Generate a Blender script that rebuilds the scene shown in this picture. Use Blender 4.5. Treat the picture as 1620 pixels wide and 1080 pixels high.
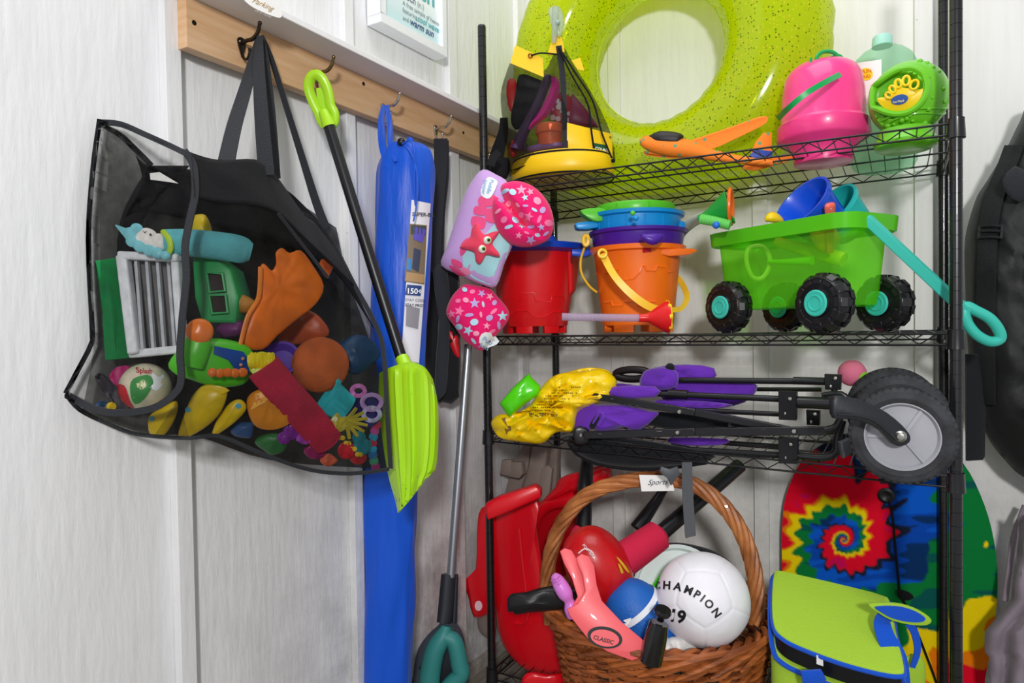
import bpy, bmesh, math, random
from mathutils import Vector, Matrix, noise
# clear
for o in list(bpy.data.objects): bpy.data.objects.remove(o)
IN = 0.0254                      # everything below is written in inches
FPX = 1071.49
YAW, PITCH, ROLL = -.5187, -.0226, -.0151
CAM = Vector((36.3267, -58.4632, 11.2922))
def _axes():
    cy, sy = math.cos(YAW), math.sin(YAW); cp, sp = math.cos(PITCH), math.sin(PITCH); cr, sr = math.cos(ROLL), math.sin(ROLL)
    fw = Vector((sy, cy, 0)); rt = Vector((cy, -sy, 0)); up = Vector((0, 0, 1))
    f2 = fw*cp + up*sp; u2 = up*cp - fw*sp
    return rt*cr + u2*sr, u2*cr - rt*sr, f2
RT, UP, FW = _axes()
sc = bpy.context.scene
# ---------------------------------------------------------------- camera
cd = bpy.data.cameras.new('camera'); co = bpy.data.objects.new('camera', cd); sc.collection.objects.link(co)
cd.sensor_width = 36; cd.lens = 36*FPX/1620; cd.clip_start = .02; cd.clip_end = 50
co.matrix_world = Matrix.Translation(CAM*IN) @ Matrix((RT, UP, -FW)).transposed().to_4x4()
sc.camera = co
# ---------------------------------------------------------------- light
w = bpy.data.worlds.new('room_light'); sc.world = w; w.use_nodes = True
w.node_tree.nodes['Background'].inputs[0].default_value = (.93, .96, 1, 1)
w.node_tree.nodes['Background'].inputs[1].default_value = .40
def area(name, loc, target, size, power, col=(1, 1, 1)):
    l = bpy.data.lights.new(name, 'AREA'); l.shape = 'RECTANGLE'; l.size = size[0]*IN; l.size_y = size[1]*IN; l.energy = power; l.color = col
    o = bpy.data.objects.new(name, l); sc.collection.objects.link(o)
    loc = Vector(loc); o.location = loc*IN
    o.rotation_euler = (Vector(target)-loc).to_track_quat('-Z', 'Y').to_euler(); return o
area('flash_light', CAM + Vector((30, -52, 27)), (10, 5, 10), (9, 9), 54, (1, .99, .985))
area('ceiling_light', (25, -25, 95), (14, 0, 0), (60, 60), 24, (1, .99, .98))
sc.view_settings.view_transform = 'Standard'; sc.view_settings.look = 'None'; sc.view_settings.gamma = 1; sc.view_settings.exposure = 0
sc.view_settings.use_curve_mapping = False
# ---------------------------------------------------------------- picture ray helpers (a point seen at x,y of the 1620x1080 frame)
def ray(x, y): return FW + RT*((x-810)/FPX) - UP*((y-540)/FPX)
INSIDE = [0]                      # extra depth while the contents of a bag are built
def K(x, y, d): return CAM + ray(x, y)*(d+INSIDE[0])
def YP(x, y, Y): r = ray(x, y); return CAM + r*((Y-CAM.y)/r.y)
def XP(x, y, X): r = ray(x, y); return CAM + r*((X-CAM.x)/r.x)
def ZP(x, y, Z): r = ray(x, y); return CAM + r*((Z-CAM.z)/r.z)
def dep(p): return (Vector(p)-CAM).dot(FW)
def cosx(x): return 1/math.sqrt(1+((x-810)/FPX)**2)
# ---------------------------------------------------------------- materials
def hexc(h):
    h = h.lstrip('#'); c = [int(h[i:i+2], 16)/255 for i in (0, 2, 4)]
    return tuple((v/12.92 if v <= .04045 else ((v+.055)/1.055)**2.4) for v in c)+(1,)
MATS = {}
def mat(name, col=None, rough=.5, metal=0, trans=0, alpha=1, bump=0, bscale=40, bstretch=(1, 1, 1), var=0, vscale=6, coat=0, col2=None, sss=0, ior=1.45, spec=.5, detail=4, sheen=0, attr=None, translucent=0):
    if name in MATS: return MATS[name]
    m = bpy.data.materials.new(name); m.use_nodes = True; nt = m.node_tree; N = nt.nodes; Lk = nt.links
    b = N['Principled BSDF']; c = hexc(col or '#808080')
    b.inputs['Base Color'].default_value = c; b.inputs['Roughness'].default_value = rough; b.inputs['Metallic'].default_value = metal
    b.inputs['IOR'].default_value = ior; b.inputs['Transmission Weight'].default_value = trans; b.inputs['Coat Weight'].default_value = coat
    b.inputs['Alpha'].default_value = alpha; b.inputs['Specular IOR Level'].default_value = spec
    if sheen: b.inputs['Sheen Weight'].default_value = sheen
    if sss: b.inputs['Subsurface Weight'].default_value = sss; b.inputs['Subsurface Radius'].default_value = (.01, .01, .01); b.inputs['Subsurface Scale'].default_value = .3
    if bump or var:
        tc = N.new('ShaderNodeTexCoord'); mp = N.new('ShaderNodeMapping'); Lk.new(tc.outputs['Object'], mp.inputs[0]); mp.inputs['Scale'].default_value = bstretch
    if bump:
        n = N.new('ShaderNodeTexNoise'); n.inputs['Scale'].default_value = bscale; n.inputs['Detail'].default_value = detail; Lk.new(mp.outputs[0], n.inputs[0])
        bp = N.new('ShaderNodeBump'); bp.inputs['Strength'].default_value = min(1, bump); bp.inputs['Distance'].default_value = .003; Lk.new(n.outputs[0], bp.inputs['Height']); Lk.new(bp.outputs[0], b.inputs['Normal'])
    if var:
        n2 = N.new('ShaderNodeTexNoise'); n2.inputs['Scale'].default_value = vscale; n2.inputs['Detail'].default_value = 5; Lk.new(mp.outputs[0], n2.inputs[0])
        rp = N.new('ShaderNodeValToRGB'); rp.color_ramp.elements[0].position = .35; rp.color_ramp.elements[1].position = .65
        c2 = hexc(col2) if col2 else tuple(v*(1-var) for v in c[:3])+(1,)
        rp.color_ramp.elements[0].color = c2; rp.color_ramp.elements[1].color = c; Lk.new(n2.outputs[0], rp.inputs[0]); Lk.new(rp.outputs[0], b.inputs['Base Color'])
    if attr:
        a = N.new('ShaderNodeAttribute'); a.attribute_name = attr; Lk.new(a.outputs['Color'], b.inputs['Base Color'])
    if translucent:
        tl = N.new('ShaderNodeBsdfTranslucent'); tl.inputs[0].default_value = c; mx = N.new('ShaderNodeMixShader'); mx.inputs[0].default_value = translucent
        Lk.new(b.outputs[0], mx.inputs[1]); Lk.new(tl.outputs[0], mx.inputs[2]); Lk.new(mx.outputs[0], N['Material Output'].inputs[0])
    MATS[name] = m; return m
def see(name, col, tint, f, rough=.2, weave=0):
    """thin see-through film or netting: part of the light passes tinted, the rest hits the material"""
    if name in MATS: return MATS[name]
    m = mat(name, col, rough); nt = m.node_tree; N = nt.nodes; Lk = nt.links
    tr = N.new('ShaderNodeBsdfTransparent'); tr.inputs[0].default_value = hexc(tint); mx = N.new('ShaderNodeMixShader'); mx.inputs[0].default_value = f
    Lk.new(tr.outputs[0], mx.inputs[1]); Lk.new(N['Principled BSDF'].outputs[0], mx.inputs[2]); Lk.new(mx.outputs[0], N['Material Output'].inputs[0])
    if weave:
        tc = N.new('ShaderNodeTexCoord'); n = N.new('ShaderNodeTexNoise'); n.inputs['Scale'].default_value = weave; n.inputs['Detail'].default_value = 3
        mr = N.new('ShaderNodeMapRange'); mr.inputs[1].default_value = .3; mr.inputs[2].default_value = .7; mr.inputs[3].default_value = f-.14; mr.inputs[4].default_value = f+.1
        Lk.new(tc.outputs['Object'], n.inputs[0]); Lk.new(n.outputs[0], mr.inputs[0]); Lk.new(mr.outputs[0], mx.inputs[0])
    return m
def plastic(col, rough=.3, **k): return mat('plastic_'+col.strip('#'), col, rough, **k)
def cloth(col, **k):
    k.setdefault('bump', .35); k.setdefault('bscale', 260); k.setdefault('sheen', .2); k.setdefault('spec', .25)
    return mat('cloth_'+col.strip('#'), col, .85, **k)
# ---------------------------------------------------------------- mesh builder
def cat(pts, n=4, closed=True):
    """Catmull-Rom through points of any dimension"""
    P = [tuple(p) for p in pts]; L = len(P); out = []
    rng = range(L) if closed else range(L-1)
    for i in rng:
        if closed: a, b, c, d = P[i-1], P[i], P[(i+1) % L], P[(i+2) % L]
        else: a, b, c, d = P[max(i-1, 0)], P[i], P[i+1], P[min(i+2, L-1)]
        for k in range(n):
            t = k/n
            out.append(tuple(.5*((2*q)+(-p+r)*t+(2*p-5*q+4*r-s)*t*t+(-p+3*q-3*r+s)*t**3) for p, q, r, s in zip(a, b, c, d)))
    if not closed: out.append(P[-1])
    return out
class M:
    def __init__(s): s.v = []; s.f = []; s.c = None
    def add(s, v, f):
        o = len(s.v); s.v += [Vector(p) for p in v]; s.f += [tuple(i+o for i in q) for q in f]; return s
    def box(s, c, h, rot=None):
        c = Vector(c); vs = [Vector((x*h[0], y*h[1], z*h[2])) for x in (-1, 1) for y in (-1, 1) for z in (-1, 1)]
        if rot: vs = [rot @ v for v in vs]
        return s.add([c+v for v in vs], [(0, 1, 3, 2), (4, 6, 7, 5), (0, 4, 5, 1), (2, 3, 7, 6), (0, 2, 6, 4), (1, 5, 7, 3)])
    def bar(s, a, b, w, t, up=Vector((0, 0, 1))):
        """flat bar from a to b, width w along up, thickness t"""
        a, b = Vector(a), Vector(b); d = (b-a).normalized(); n = d.cross(up).normalized(); u = n.cross(d)
        vs = [p+u*(x*w/2)+n*(y*t/2) for p in (a, b) for x, y in ((-1, -1), (1, -1), (1, 1), (-1, 1))]
        return s.add(vs, [(3, 2, 1, 0), (4, 5, 6, 7), (0, 1, 5, 4), (1, 2, 6, 5), (2, 3, 7, 6), (3, 0, 4, 7)])
    def tube(s, pts, r, n=8, closed=False, up=None, flat=1, cap=True):
        """r number or list; flat = ratio of the second cross axis"""
        P = [Vector(p) for p in pts]; L = len(P); R = r if isinstance(r, (list, tuple)) else [r]*L; vs = []; prev = None
        for i, p in enumerate(P):
            a = P[(i-1) % L] if (closed or i > 0) else P[0]; b = P[(i+1) % L] if (closed or i < L-1) else P[-1]
            t = (b-a); t = t.normalized() if t.length > 1e-9 else Vector((0, 0, 1))
            if up is not None: x = t.cross(up)
            elif prev is None: x = t.orthogonal()
            else: x = prev - t*prev.dot(t)
            if x.length < 1e-6: x = t.orthogonal()
            x.normalize(); prev = x; y = t.cross(x)
            for k in range(n):
                an = 2*math.pi*k/n; vs.append(p + x*(R[i]*math.cos(an)) + y*(R[i]*flat*math.sin(an)))
        fs = [(i*n+k, i*n+(k+1) % n, ((i+1) % L)*n+(k+1) % n, ((i+1) % L)*n+k) for i in range(L if closed else L-1) for k in range(n)]
        if cap and not closed: fs += [tuple(range(n))[::-1], tuple((L-1)*n+k for k in range(n))]
        return s.add(vs, fs)
    def lathe(s, prof, o=(0, 0, 0), ax=None, n=32, caps=True, sq=0, ex=1.0, xa=None):
        """prof list of (radius, height along ax)"""
        ax = Vector(ax or (0, 0, 1)).normalized(); x = (xa - ax*xa.dot(ax)).normalized() if xa else (Vector((1, 0, 0)) if abs(ax.x) < .9 else Vector((0, 1, 0))); x = (x-ax*x.dot(ax)).normalized(); y = ax.cross(x); o = Vector(o); vs = []
        for r, h in prof:
            for k in range(n):
                a = 2*math.pi*k/n; q = 1+sq*abs(math.sin(2*a))
                vs.append(o+ax*h+x*(r*q*math.cos(a))+y*(r*q*ex*math.sin(a)))
        fs = [(i*n+k, i*n+(k+1) % n, (i+1)*n+(k+1) % n, (i+1)*n+k) for i in range(len(prof)-1) for k in range(n)]
        if caps:
            if prof[0][0] > .02: fs.append(tuple(range(n))[::-1])
            if prof[-1][0] > .02: fs.append(tuple((len(prof)-1)*n+k for k in range(n)))
        return s.add(vs, fs)
    def ball(s, c, r, nu=20, nv=12, ax=(0, 0, 1), fn=None):
        r3 = r if isinstance(r, (tuple, list)) else (r, r, r); c = Vector(c); q = Vector((0, 0, 1)).rotation_difference(Vector(ax))
        vs = []
        for j in range(nv+1):
            th = math.pi*j/nv
            for k in range(nu):
                a = 2*math.pi*k/nu; v = Vector((r3[0]*math.sin(th)*math.cos(a), r3[1]*math.sin(th)*math.sin(a), r3[2]*math.cos(th)))
                if fn: v = fn(v)
                vs.append(c+q@v)
        return s.add(vs, [(j*nu+k, (j+1)*nu+k, (j+1)*nu+(k+1) % nu, j*nu+(k+1) % nu) for j in range(nv) for k in range(nu)])
    def grid(s, rows, thick=0, closed=False):
        """rows of points -> sheet; with thick it gets a second side"""
        h = len(rows); wd = len(rows[0]); vs = [Vector(p) for r in rows for p in r]
        fs = [(j*wd+i, j*wd+(i+1) % wd, (j+1)*wd+(i+1) % wd, (j+1)*wd+i) for j in range(h-1) for i in range(wd if closed else wd-1)]
        if thick:
            nv = [Vector() for _ in vs]
            for f in fs:
                nn = (vs[f[2]]-vs[f[0]]).cross(vs[f[3]]-vs[f[1]])
                for i in f: nv[i] += nn
            k = len(vs); vs += [v-n.normalized()*thick if n.length > 0 else v for v, n in zip(vs, nv)]
            fs += [tuple(i+k for i in f[::-1]) for f in fs]
            def e(a, b): fs.append((b, a, a+k, b+k))
            if not closed:
                for j in range(h-1): e((j+1)*wd, j*wd); e(j*wd+wd-1, (j+1)*wd+wd-1)
            for i in range(wd if closed else wd-1): e(i, (i+1) % wd); e((h-1)*wd+(i+1) % wd, (h-1)*wd+i)
        return s.add(vs, fs)
    def slab(s, pts, off, inset=0, n=1):
        """solid between outline pts (3D, roughly flat) and the same outline moved by off; inset rounds both rims"""
        pts = [Vector(p) for p in pts]; off = Vector(off); L = len(pts); c = sum(pts, Vector())/L
        if inset:
            k = off.normalized()*inset
            def shr(amount): 
                o = []
                for i, p in enumerate(pts):
                    t = (pts[(i+1) % L]-pts[i-1]); nn = t.cross(off)
                    if nn.length > 1e-9: nn.normalize()
                    if nn.dot(c-p) < 0 and convex: nn = -nn
                    o.append(p+nn*amount*sgn)
                return o
            area_ = Vector()
            for i in range(L): area_ += (pts[i]-c).cross(pts[(i+1) % L]-c)
            convex = False; sgn = 1 if area_.dot(off) < 0 else -1
            a = shr(inset*.9); b = shr(inset*.3); rings = [a, [p+k*.3 for p in b], [p+k for p in pts], [p+off-k for p in pts], [p+off-k*.3 for p in b], [p+off for p in a]]
        else: rings = [pts, [p+off for p in pts]]
        vs = [p for r in rings for p in r]; R = len(rings)
        fs = [(i*L+j, i*L+(j+1) % L, (i+1)*L+(j+1) % L, (i+1)*L+j) for i in range(R-1) for j in range(L)]
        fs += [tuple(range(L))[::-1], tuple((R-1)*L+j for j in range(L))]
        return s.add(vs, fs)
OR = {}
def tag(o, label=None, cat_=None, group=None, kind=None):
    if label: o['label'] = label
    if cat_: o['category'] = cat_
    if group: o['group'] = group
    if kind: o['kind'] = kind
    return o
CLAMP = [None]
def build(name, m, material, parent=None, label=None, smooth=True, bevel=0, sub=0, angle=38, kind=None, solid=0, clean=True):
    if CLAMP[0]: m.v = [CLAMP[0](p) for p in m.v]
    org = OR[parent.name] if parent else (sum(m.v, Vector())/len(m.v))
    me = bpy.data.meshes.new(name); me.from_pydata([(p-org)*IN for p in m.v], [], m.f)
    if m.c:
        at = me.color_attributes.new('col', 'FLOAT_COLOR', 'POINT')
        for i, c in enumerate(m.c): at.data[i].color = c
    if clean:
        bm = bmesh.new(); bm.from_mesh(me)
        bmesh.ops.remove_doubles(bm, verts=bm.verts, dist=1e-6); bmesh.ops.recalc_face_normals(bm, faces=bm.faces)
        bm.to_mesh(me); bm.free()
    if smooth:
        me.shade_smooth()
        me.set_sharp_from_angle(angle=math.radians(angle))
    me.materials.append(material); o = bpy.data.objects.new(name, me); sc.collection.objects.link(o)
    if parent: o.parent = parent
    else: o.location = org*IN
    OR[o.name] = org
    if bevel: b = o.modifiers.new('bevel', 'BEVEL'); b.width = bevel*IN; b.segments = 2; b.limit_method = 'ANGLE'; b.angle_limit = math.radians(40)
    if solid: b = o.modifiers.new('solid', 'SOLIDIFY'); b.thickness = solid*IN; b.offset = 0
    if sub: b = o.modifiers.new('sub', 'SUBSURF'); b.levels = sub; b.render_levels = sub
    if label: o['label'] = label
    if kind: o['kind'] = kind
    return o
def thing(name, at, label, cat_, group=None):
    o = bpy.data.objects.new(name, None); sc.collection.objects.link(o); o.empty_display_size = .02
    at = Vector(at); o.location = at*IN; OR[o.name] = at; tag(o, label, cat_, group); return o
def one(name, m, material, label, cat_, group=None, **k):
    o = build(name, m, material, None, None, **k); return tag(o, label, cat_, group)
# ---- shapes given by their outline in the picture, at a distance, with real thickness
def dfun(d): return d if callable(d) else (lambda x, y: d)
class Pillow:
    """inflated closed body: outline at distance d, half thickness T towards and away from the viewer's side"""
    def __init__(s, out, d, T, c=None, n=4, p=2.2, nz=0, nf=.35, seed=0, back=None, ridge=False):
        s.ridge = ridge
        s.o = cat(out, n) if n > 1 else [tuple(q) for q in out]; s.d = dfun(d); s.T = T; s.p = p; s.nz = nz; s.nf = nf; s.seed = seed; s.b = T if back is None else back
        s.c = c or (sum(q[0] for q in s.o)/len(s.o), sum(q[1] for q in s.o)/len(s.o))
    def off(s, k): return max(0, 1-k**s.p)**(1/2.0)
    def pt(s, x, y, k, side=-1):
        h = s.off(k)*(s.T if side < 0 else s.b); d = s.d(x, y)
        if s.nz and s.ridge:
            u_ = (x*.82+y*.57)*s.nf*.03; v_ = (-x*.57+y*.82)*s.nf*.085; q = Vector((u_, v_, s.seed+side)); w_ = noise.noise(q*.8)*1.5; h += s.nz*(.55-abs(noise.noise(q+Vector((w_, -w_, 0)))*2.2)-.45*abs(noise.noise(q*2.1+Vector((w_, 5, 0)))))*min(1, 3*(1-k)+.15)
        elif s.nz: h += s.nz*noise.fractal(Vector((x*s.nf*.05, y*s.nf*.05, s.seed+side)), .7, 2.1, 4)*min(1, 3*(1-k)+.15)
        return K(x, y, d+side*h)
    def k(s, x, y):
        cx, cy = s.c; a = math.atan2(y-cy, x-cx); r = math.hypot(x-cx, y-cy); best = 1e9; L = len(s.o)
        if r < 1e-6: return 0
        ux, uy = (x-cx)/r, (y-cy)/r
        for i in range(L):
            x1, y1 = s.o[i][0]-cx, s.o[i][1]-cy; x2, y2 = s.o[(i+1) % L][0]-cx, s.o[(i+1) % L][1]-cy
            dx, dy = x2-x1, y2-y1; den = ux*dy-uy*dx
            if abs(den) < 1e-9: continue
            t = (x1*dy-y1*dx)/den; q = (x1*uy-y1*ux)/den
            if t > 0 and -1e-6 <= q <= 1+1e-6: best = min(best, t)
        return min(1, r/best) if best < 1e8 else 1
    def at(s, x, y, e=.04):
        p = s.pt(x, y, s.k(x, y)); return p - (p-CAM).normalized()*e
    def mesh(s, m=None, rings=(1, .985, .94, .86, .74, .58, .38, .18)):
        m = m or M(); cx, cy = s.c; L = len(s.o); vs = []; 
        for side in (-1, 1):
            for k in (rings if side < 0 else rings[1:]):
                for x, y in s.o: vs.append(s.pt(cx+(x-cx)*k, cy+(y-cy)*k, k, side))
            vs.append(s.pt(cx, cy, 0, side))
        R = len(rings); fs = []
        for i in range(R-1): fs += [(i*L+j, (i+1)*L+j, (i+1)*L+(j+1) % L, i*L+(j+1) % L) for j in range(L)]
        c1 = R*L; fs += [((R-1)*L+j, c1, (R-1)*L+(j+1) % L) for j in range(L)]
        b0 = c1+1
        fs += [(j, (j+1) % L, b0+(j+1) % L, b0+j) for j in range(L)]
        for i in range(R-2): fs += [(b0+i*L+j, b0+i*L+(j+1) % L, b0+(i+1)*L+(j+1) % L, b0+(i+1)*L+j) for j in range(L)]
        c2 = b0+(R-1)*L; fs += [(b0+(R-2)*L+j, b0+(R-2)*L+(j+1) % L, c2) for j in range(L)]
        return m.add(vs, fs)
def pil(out, d, T, **k): rings = k.pop('rings', None); P = Pillow(out, d, T, **k); return (P.mesh() if rings is None else P.mesh(rings=rings)), P
def prism(out, d, T, inset=0, n=1, off=None, m=None):
    """flat plate with the outline seen in the picture, thickness T going back from the front face"""
    o = cat(out, n) if n > 1 else out; d = dfun(d); p3 = [K(x, y, d(x, y)) for x, y in o]
    if off is None:
        c = sum(p3, Vector())/len(p3); nn = Vector()
        for i in range(len(p3)): nn += (p3[i]-c).cross(p3[(i+1) % len(p3)]-c)
        nn.normalize(); off = nn*T if nn.dot(c-CAM) > 0 else -nn*T
    return (m or M()).slab(p3, off, inset)
def ltube(pts, r, n=10, sm=4, m=None, flat=1, up=None, closed=False, px=False):
    """tube along picture points (x, y, depth[, radius])"""
    q = [p if len(p) > 3 else tuple(p)+(r,) for p in pts]
    if sm > 1: q = cat(q, sm, closed)
    P = [K(*p[:3]) for p in q]; R = [(p[3]*p[2]/FPX if px else p[3]) for p in q]
    return (m or M()).tube(P, R, n, closed=closed, flat=flat, up=up)
def ribbon(pts, w, t=.06, sm=4, m=None, wdir=None):
    """strap along picture points (x, y, depth[, width px]); width lies across the view"""
    q = [p if len(p) > 3 else tuple(p)+(w,) for p in pts]; q = cat(q, sm, False); rows = []
    for i, p in enumerate(q):
        a = q[max(i-1, 0)]; b = q[min(i+1, len(q)-1)]; dx, dy = b[0]-a[0], b[1]-a[1]; L = math.hypot(dx, dy) or 1; nx, ny = -dy/L, dx/L
        if wdir: nx, ny = wdir
        hw = p[3]/2; rows.append([K(p[0]+nx*hw*s_, p[1]+ny*hw*s_, p[2]) for s_ in (-1, -.33, .33, 1)])
    return (m or M()).grid(rows, t)
def vlathe(x, y0, Y, prof, n=40, m=None, caps=True, sq=0, ex=1, depth=None):
    """upright turned body: prof of (picture y, half width px); centre of the column at picture x"""
    c = K(x, y0, depth) if depth else YP(x, y0, Y); d = dep(c); cs = cosx(x); r0 = []
    for y, w_ in prof:
        # height on the vertical axis through c that shows at picture y
        z = CAM.z + (c.z-CAM.z); v = ray(x, y); t = math.hypot(c.x-CAM.x, c.y-CAM.y)/math.hypot(v.x, v.y); z = CAM.z+v.z*t
        r0.append((w_*d*cs/FPX, z-c.z))
    return (m or M()).lathe(r0, c, n=n, caps=caps, sq=sq, ex=ex), c, d*cs/FPX
def sphere(x, y, d, rpx, m=None, nu=28, nv=18, fn=None, ax=(0, 0, 1)):
    r = rpx*d/FPX*cosx(x)**.5; return (m or M()).ball(K(x, y, d), r, nu, nv, ax, fn), r
# ---- lettering
FONT = {}
def glyphs(s_, size=1.0, bold=False, shear=0, res=3):
    key = (s_, size, bold, shear)
    if key in FONT: return FONT[key]
    cu = bpy.data.curves.new('txt', 'FONT'); cu.body = s_; cu.size = size; cu.resolution_u = res; cu.shear = shear
    if bold: cu.offset = size*(.02 if bold is True else bold)
    o = bpy.data.objects.new('txt', cu); sc.collection.objects.link(o); bpy.context.view_layer.update()
    me = bpy.data.meshes.new_from_object(o.evaluated_get(bpy.context.evaluated_depsgraph_get()))
    r = ([(v.co.x, v.co.y) for v in me.vertices], [tuple(p.vertices) for p in me.polygons])
    bpy.data.objects.remove(o); bpy.data.meshes.remove(me); FONT[key] = r; return r
def text_px(s_, x, y, size, surf, ang=0, m=None, bold=False, shear=0, sx=1, bend=0):
    """letters whose baseline starts at picture x,y, lying on surf(x,y)->point; ang degrees clockwise"""
    v, f = glyphs(s_, 1.0, bold, shear); a = math.radians(ang); out = []
    for u, w_ in v:
        u2 = u*size*sx; w2 = w_*size
        if bend:
            an = u2*bend; cx, cy = math.sin(an)/bend, (1-math.cos(an))/bend; px, py = cx+math.sin(an)*w2, cy-math.cos(an)*w2
        else: px, py = u2, -w2
        out.append(surf(x+px*math.cos(a)-py*math.sin(a), y+px*math.sin(a)+py*math.cos(a)))
    m = m or M(); return m.add(out, f)
def decal(out, surf, m=None, n=1, ringc=3):
    """thin printed patch lying on surf"""
    o = cat(out, n) if n > 1 else out; cx = sum(p[0] for p in o)/len(o); cy = sum(p[1] for p in o)/len(o); L = len(o); vs = []
    for k in range(ringc): 
        q = 1-k/ringc; vs += [surf(cx+(x-cx)*q, cy+(y-cy)*q) for x, y in o]
    vs.append(surf(cx, cy)); fs = []
    for k in range(ringc-1): fs += [(k*L+j, k*L+(j+1) % L, (k+1)*L+(j+1) % L, (k+1)*L+j) for j in range(L)]
    fs += [((ringc-1)*L+j, (ringc-1)*L+(j+1) % L, ringc*L) for j in range(L)]
    m = m or M(); return m.add(vs, fs)
def circ(x, y, r, n=14, ry=None, ang=0):
    a0 = math.radians(ang); ry = ry or r; o = []
    for k in range(n):
        a = 2*math.pi*k/n; u, v = r*math.cos(a), ry*math.sin(a); o.append((x+u*math.cos(a0)-v*math.sin(a0), y+u*math.sin(a0)+v*math.cos(a0)))
    return o
def star(x, y, r, ang=0, q=.45, n=5):
    return [(x+(r if k % 2 == 0 else r*q)*math.sin(math.pi*k/n+math.radians(ang)), y-(r if k % 2 == 0 else r*q)*math.cos(math.pi*k/n+math.radians(ang))) for k in range(2*n)]
def plane_at(d, e=0): 
    f = dfun(d); return lambda x, y: K(x, y, f(x, y)-e)
# ================================================================ SETTING
def wallmat(name, base, grime, warm, zlo):
    m = mat(name, base, .62, bump=.55, bscale=34, bstretch=(2.2, 2.2, .5), detail=8, spec=.25)
    nt = m.node_tree; N = nt.nodes; Lk = nt.links; b = N['Principled BSDF']
    geo = N.new('ShaderNodeNewGeometry'); sx = N.new('ShaderNodeSeparateXYZ'); Lk.new(geo.outputs['Position'], sx.inputs[0])
    # faint vertical grain and blotches in the paint
    mp = N.new('ShaderNodeMapping'); mp.inputs['Scale'].default_value = (26, 26, 1.6); Lk.new(geo.outputs['Position'], mp.inputs[0])
    g = N.new('ShaderNodeTexNoise'); g.inputs['Scale'].default_value = 3; g.inputs['Detail'].default_value = 7; Lk.new(mp.outputs[0], g.inputs[0])
    # dirt gathers near the floor: more of it the lower, in patches
    mr = N.new('ShaderNodeMapRange'); mr.inputs[1].default_value = zlo*IN; mr.inputs[2].default_value = -28*IN; mr.inputs[3].default_value = 0; mr.inputs[4].default_value = 1; Lk.new(sx.outputs['Z'], mr.inputs[0])
    n = N.new('ShaderNodeTexNoise'); n.inputs['Scale'].default_value = 9; n.inputs['Detail'].default_value = 9; n.inputs['Roughness'].default_value = .72; Lk.new(geo.outputs['Position'], n.inputs[0])
    mr.clamp = True; nc = N.new('ShaderNodeMapRange'); nc.inputs[1].default_value = .32; nc.inputs[2].default_value = .8; nc.inputs[3].default_value = 0; nc.inputs[4].default_value = 1.0; Lk.new(n.outputs[0], nc.inputs[0])
    my = N.new('ShaderNodeMapRange'); my.inputs[1].default_value = -32*IN; my.inputs[2].default_value = -8*IN; my.inputs[3].default_value = .12; my.inputs[4].default_value = 1.1; Lk.new(sx.outputs['Y'], my.inputs[0])
    m0 = N.new('ShaderNodeMath'); m0.operation = 'MULTIPLY'; Lk.new(nc.outputs[0], m0.inputs[0]); Lk.new(my.outputs[0], m0.inputs[1])
    mu = N.new('ShaderNodeMath'); mu.operation = 'MULTIPLY'; mu.use_clamp = True; Lk.new(mr.outputs[0], mu.inputs[0]); Lk.new(m0.outputs[0], mu.inputs[1])
    mx = N.new('ShaderNodeMix'); mx.data_type = 'RGBA'; mx.inputs[6].default_value = hexc(base); mx.inputs[7].default_value = hexc(grime); Lk.new(mu.outputs[0], mx.inputs[0])
    r1 = N.new('ShaderNodeMapRange'); r1.inputs[1].default_value = .3; r1.inputs[2].default_value = .7; r1.inputs[3].default_value = .95 if 'left' in name else .975; r1.inputs[4].default_value = 1.03; Lk.new(g.outputs[0], r1.inputs[0])
    m2 = N.new('ShaderNodeMix'); m2.data_type = 'RGBA'; m2.blend_type = 'MULTIPLY'; m2.inputs[0].default_value = 1; Lk.new(mx.outputs[2], m2.inputs[6]); Lk.new(r1.outputs[0], m2.inputs[7])
    # small dark specks
    v = N.new('ShaderNodeTexVoronoi'); v.inputs['Scale'].default_value = 26; Lk.new(geo.outputs['Position'], v.inputs[0])
    r2 = N.new('ShaderNodeMapRange'); r2.inputs[1].default_value = .03; r2.inputs[2].default_value = .05; r2.inputs[3].default_value = .45; r2.inputs[4].default_value = 1; Lk.new(v.outputs['Distance'], r2.inputs[0])
    wn = N.new('ShaderNodeSeparateColor'); Lk.new(v.outputs['Color'], wn.inputs[0]); gt = N.new('ShaderNodeMath'); gt.operation = 'GREATER_THAN'; gt.inputs[1].default_value = .16; Lk.new(wn.outputs[0], gt.inputs[0])
    ma = N.new('ShaderNodeMath'); ma.operation = 'MAXIMUM'; Lk.new(r2.outputs[0], ma.inputs[0]); Lk.new(gt.outputs[0], ma.inputs[1])
    m3 = N.new('ShaderNodeMix'); m3.data_type = 'RGBA'; m3.blend_type = 'MULTIPLY'; m3.inputs[0].default_value = 1; Lk.new(m2.outputs[2], m3.inputs[6]); Lk.new(ma.outputs[0], m3.inputs[7])
    Lk.new(m3.outputs[2], b.inputs['Base Color'])
    return m
WL = wallmat('wall_paint_left', '#e4e4e5', '#4e453c', 0, 10)
WB = wallmat('wall_paint_back', '#e6e5e2', '#8a8070', 0, 6)
FLOOR = -27.5; XW = -5.0; YB = 18.0; TOP = 72
def bx(x0, x1, y0, y1, z0, z1, m=None): return (m or M()).box(((x0+x1)/2, (y0+y1)/2, (z0+z1)/2), ((x1-x0)/2, (y1-y0)/2, (z1-z0)/2))
def struct(name, m, ma, parent=None, **k):
    o = build(name, m, ma, parent, **k)
    if not parent: o['kind'] = 'structure'
    return o
wl = struct('wall_left', bx(XW-2, XW, -72, YB+2, FLOOR, TOP), WL, smooth=False)
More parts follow.
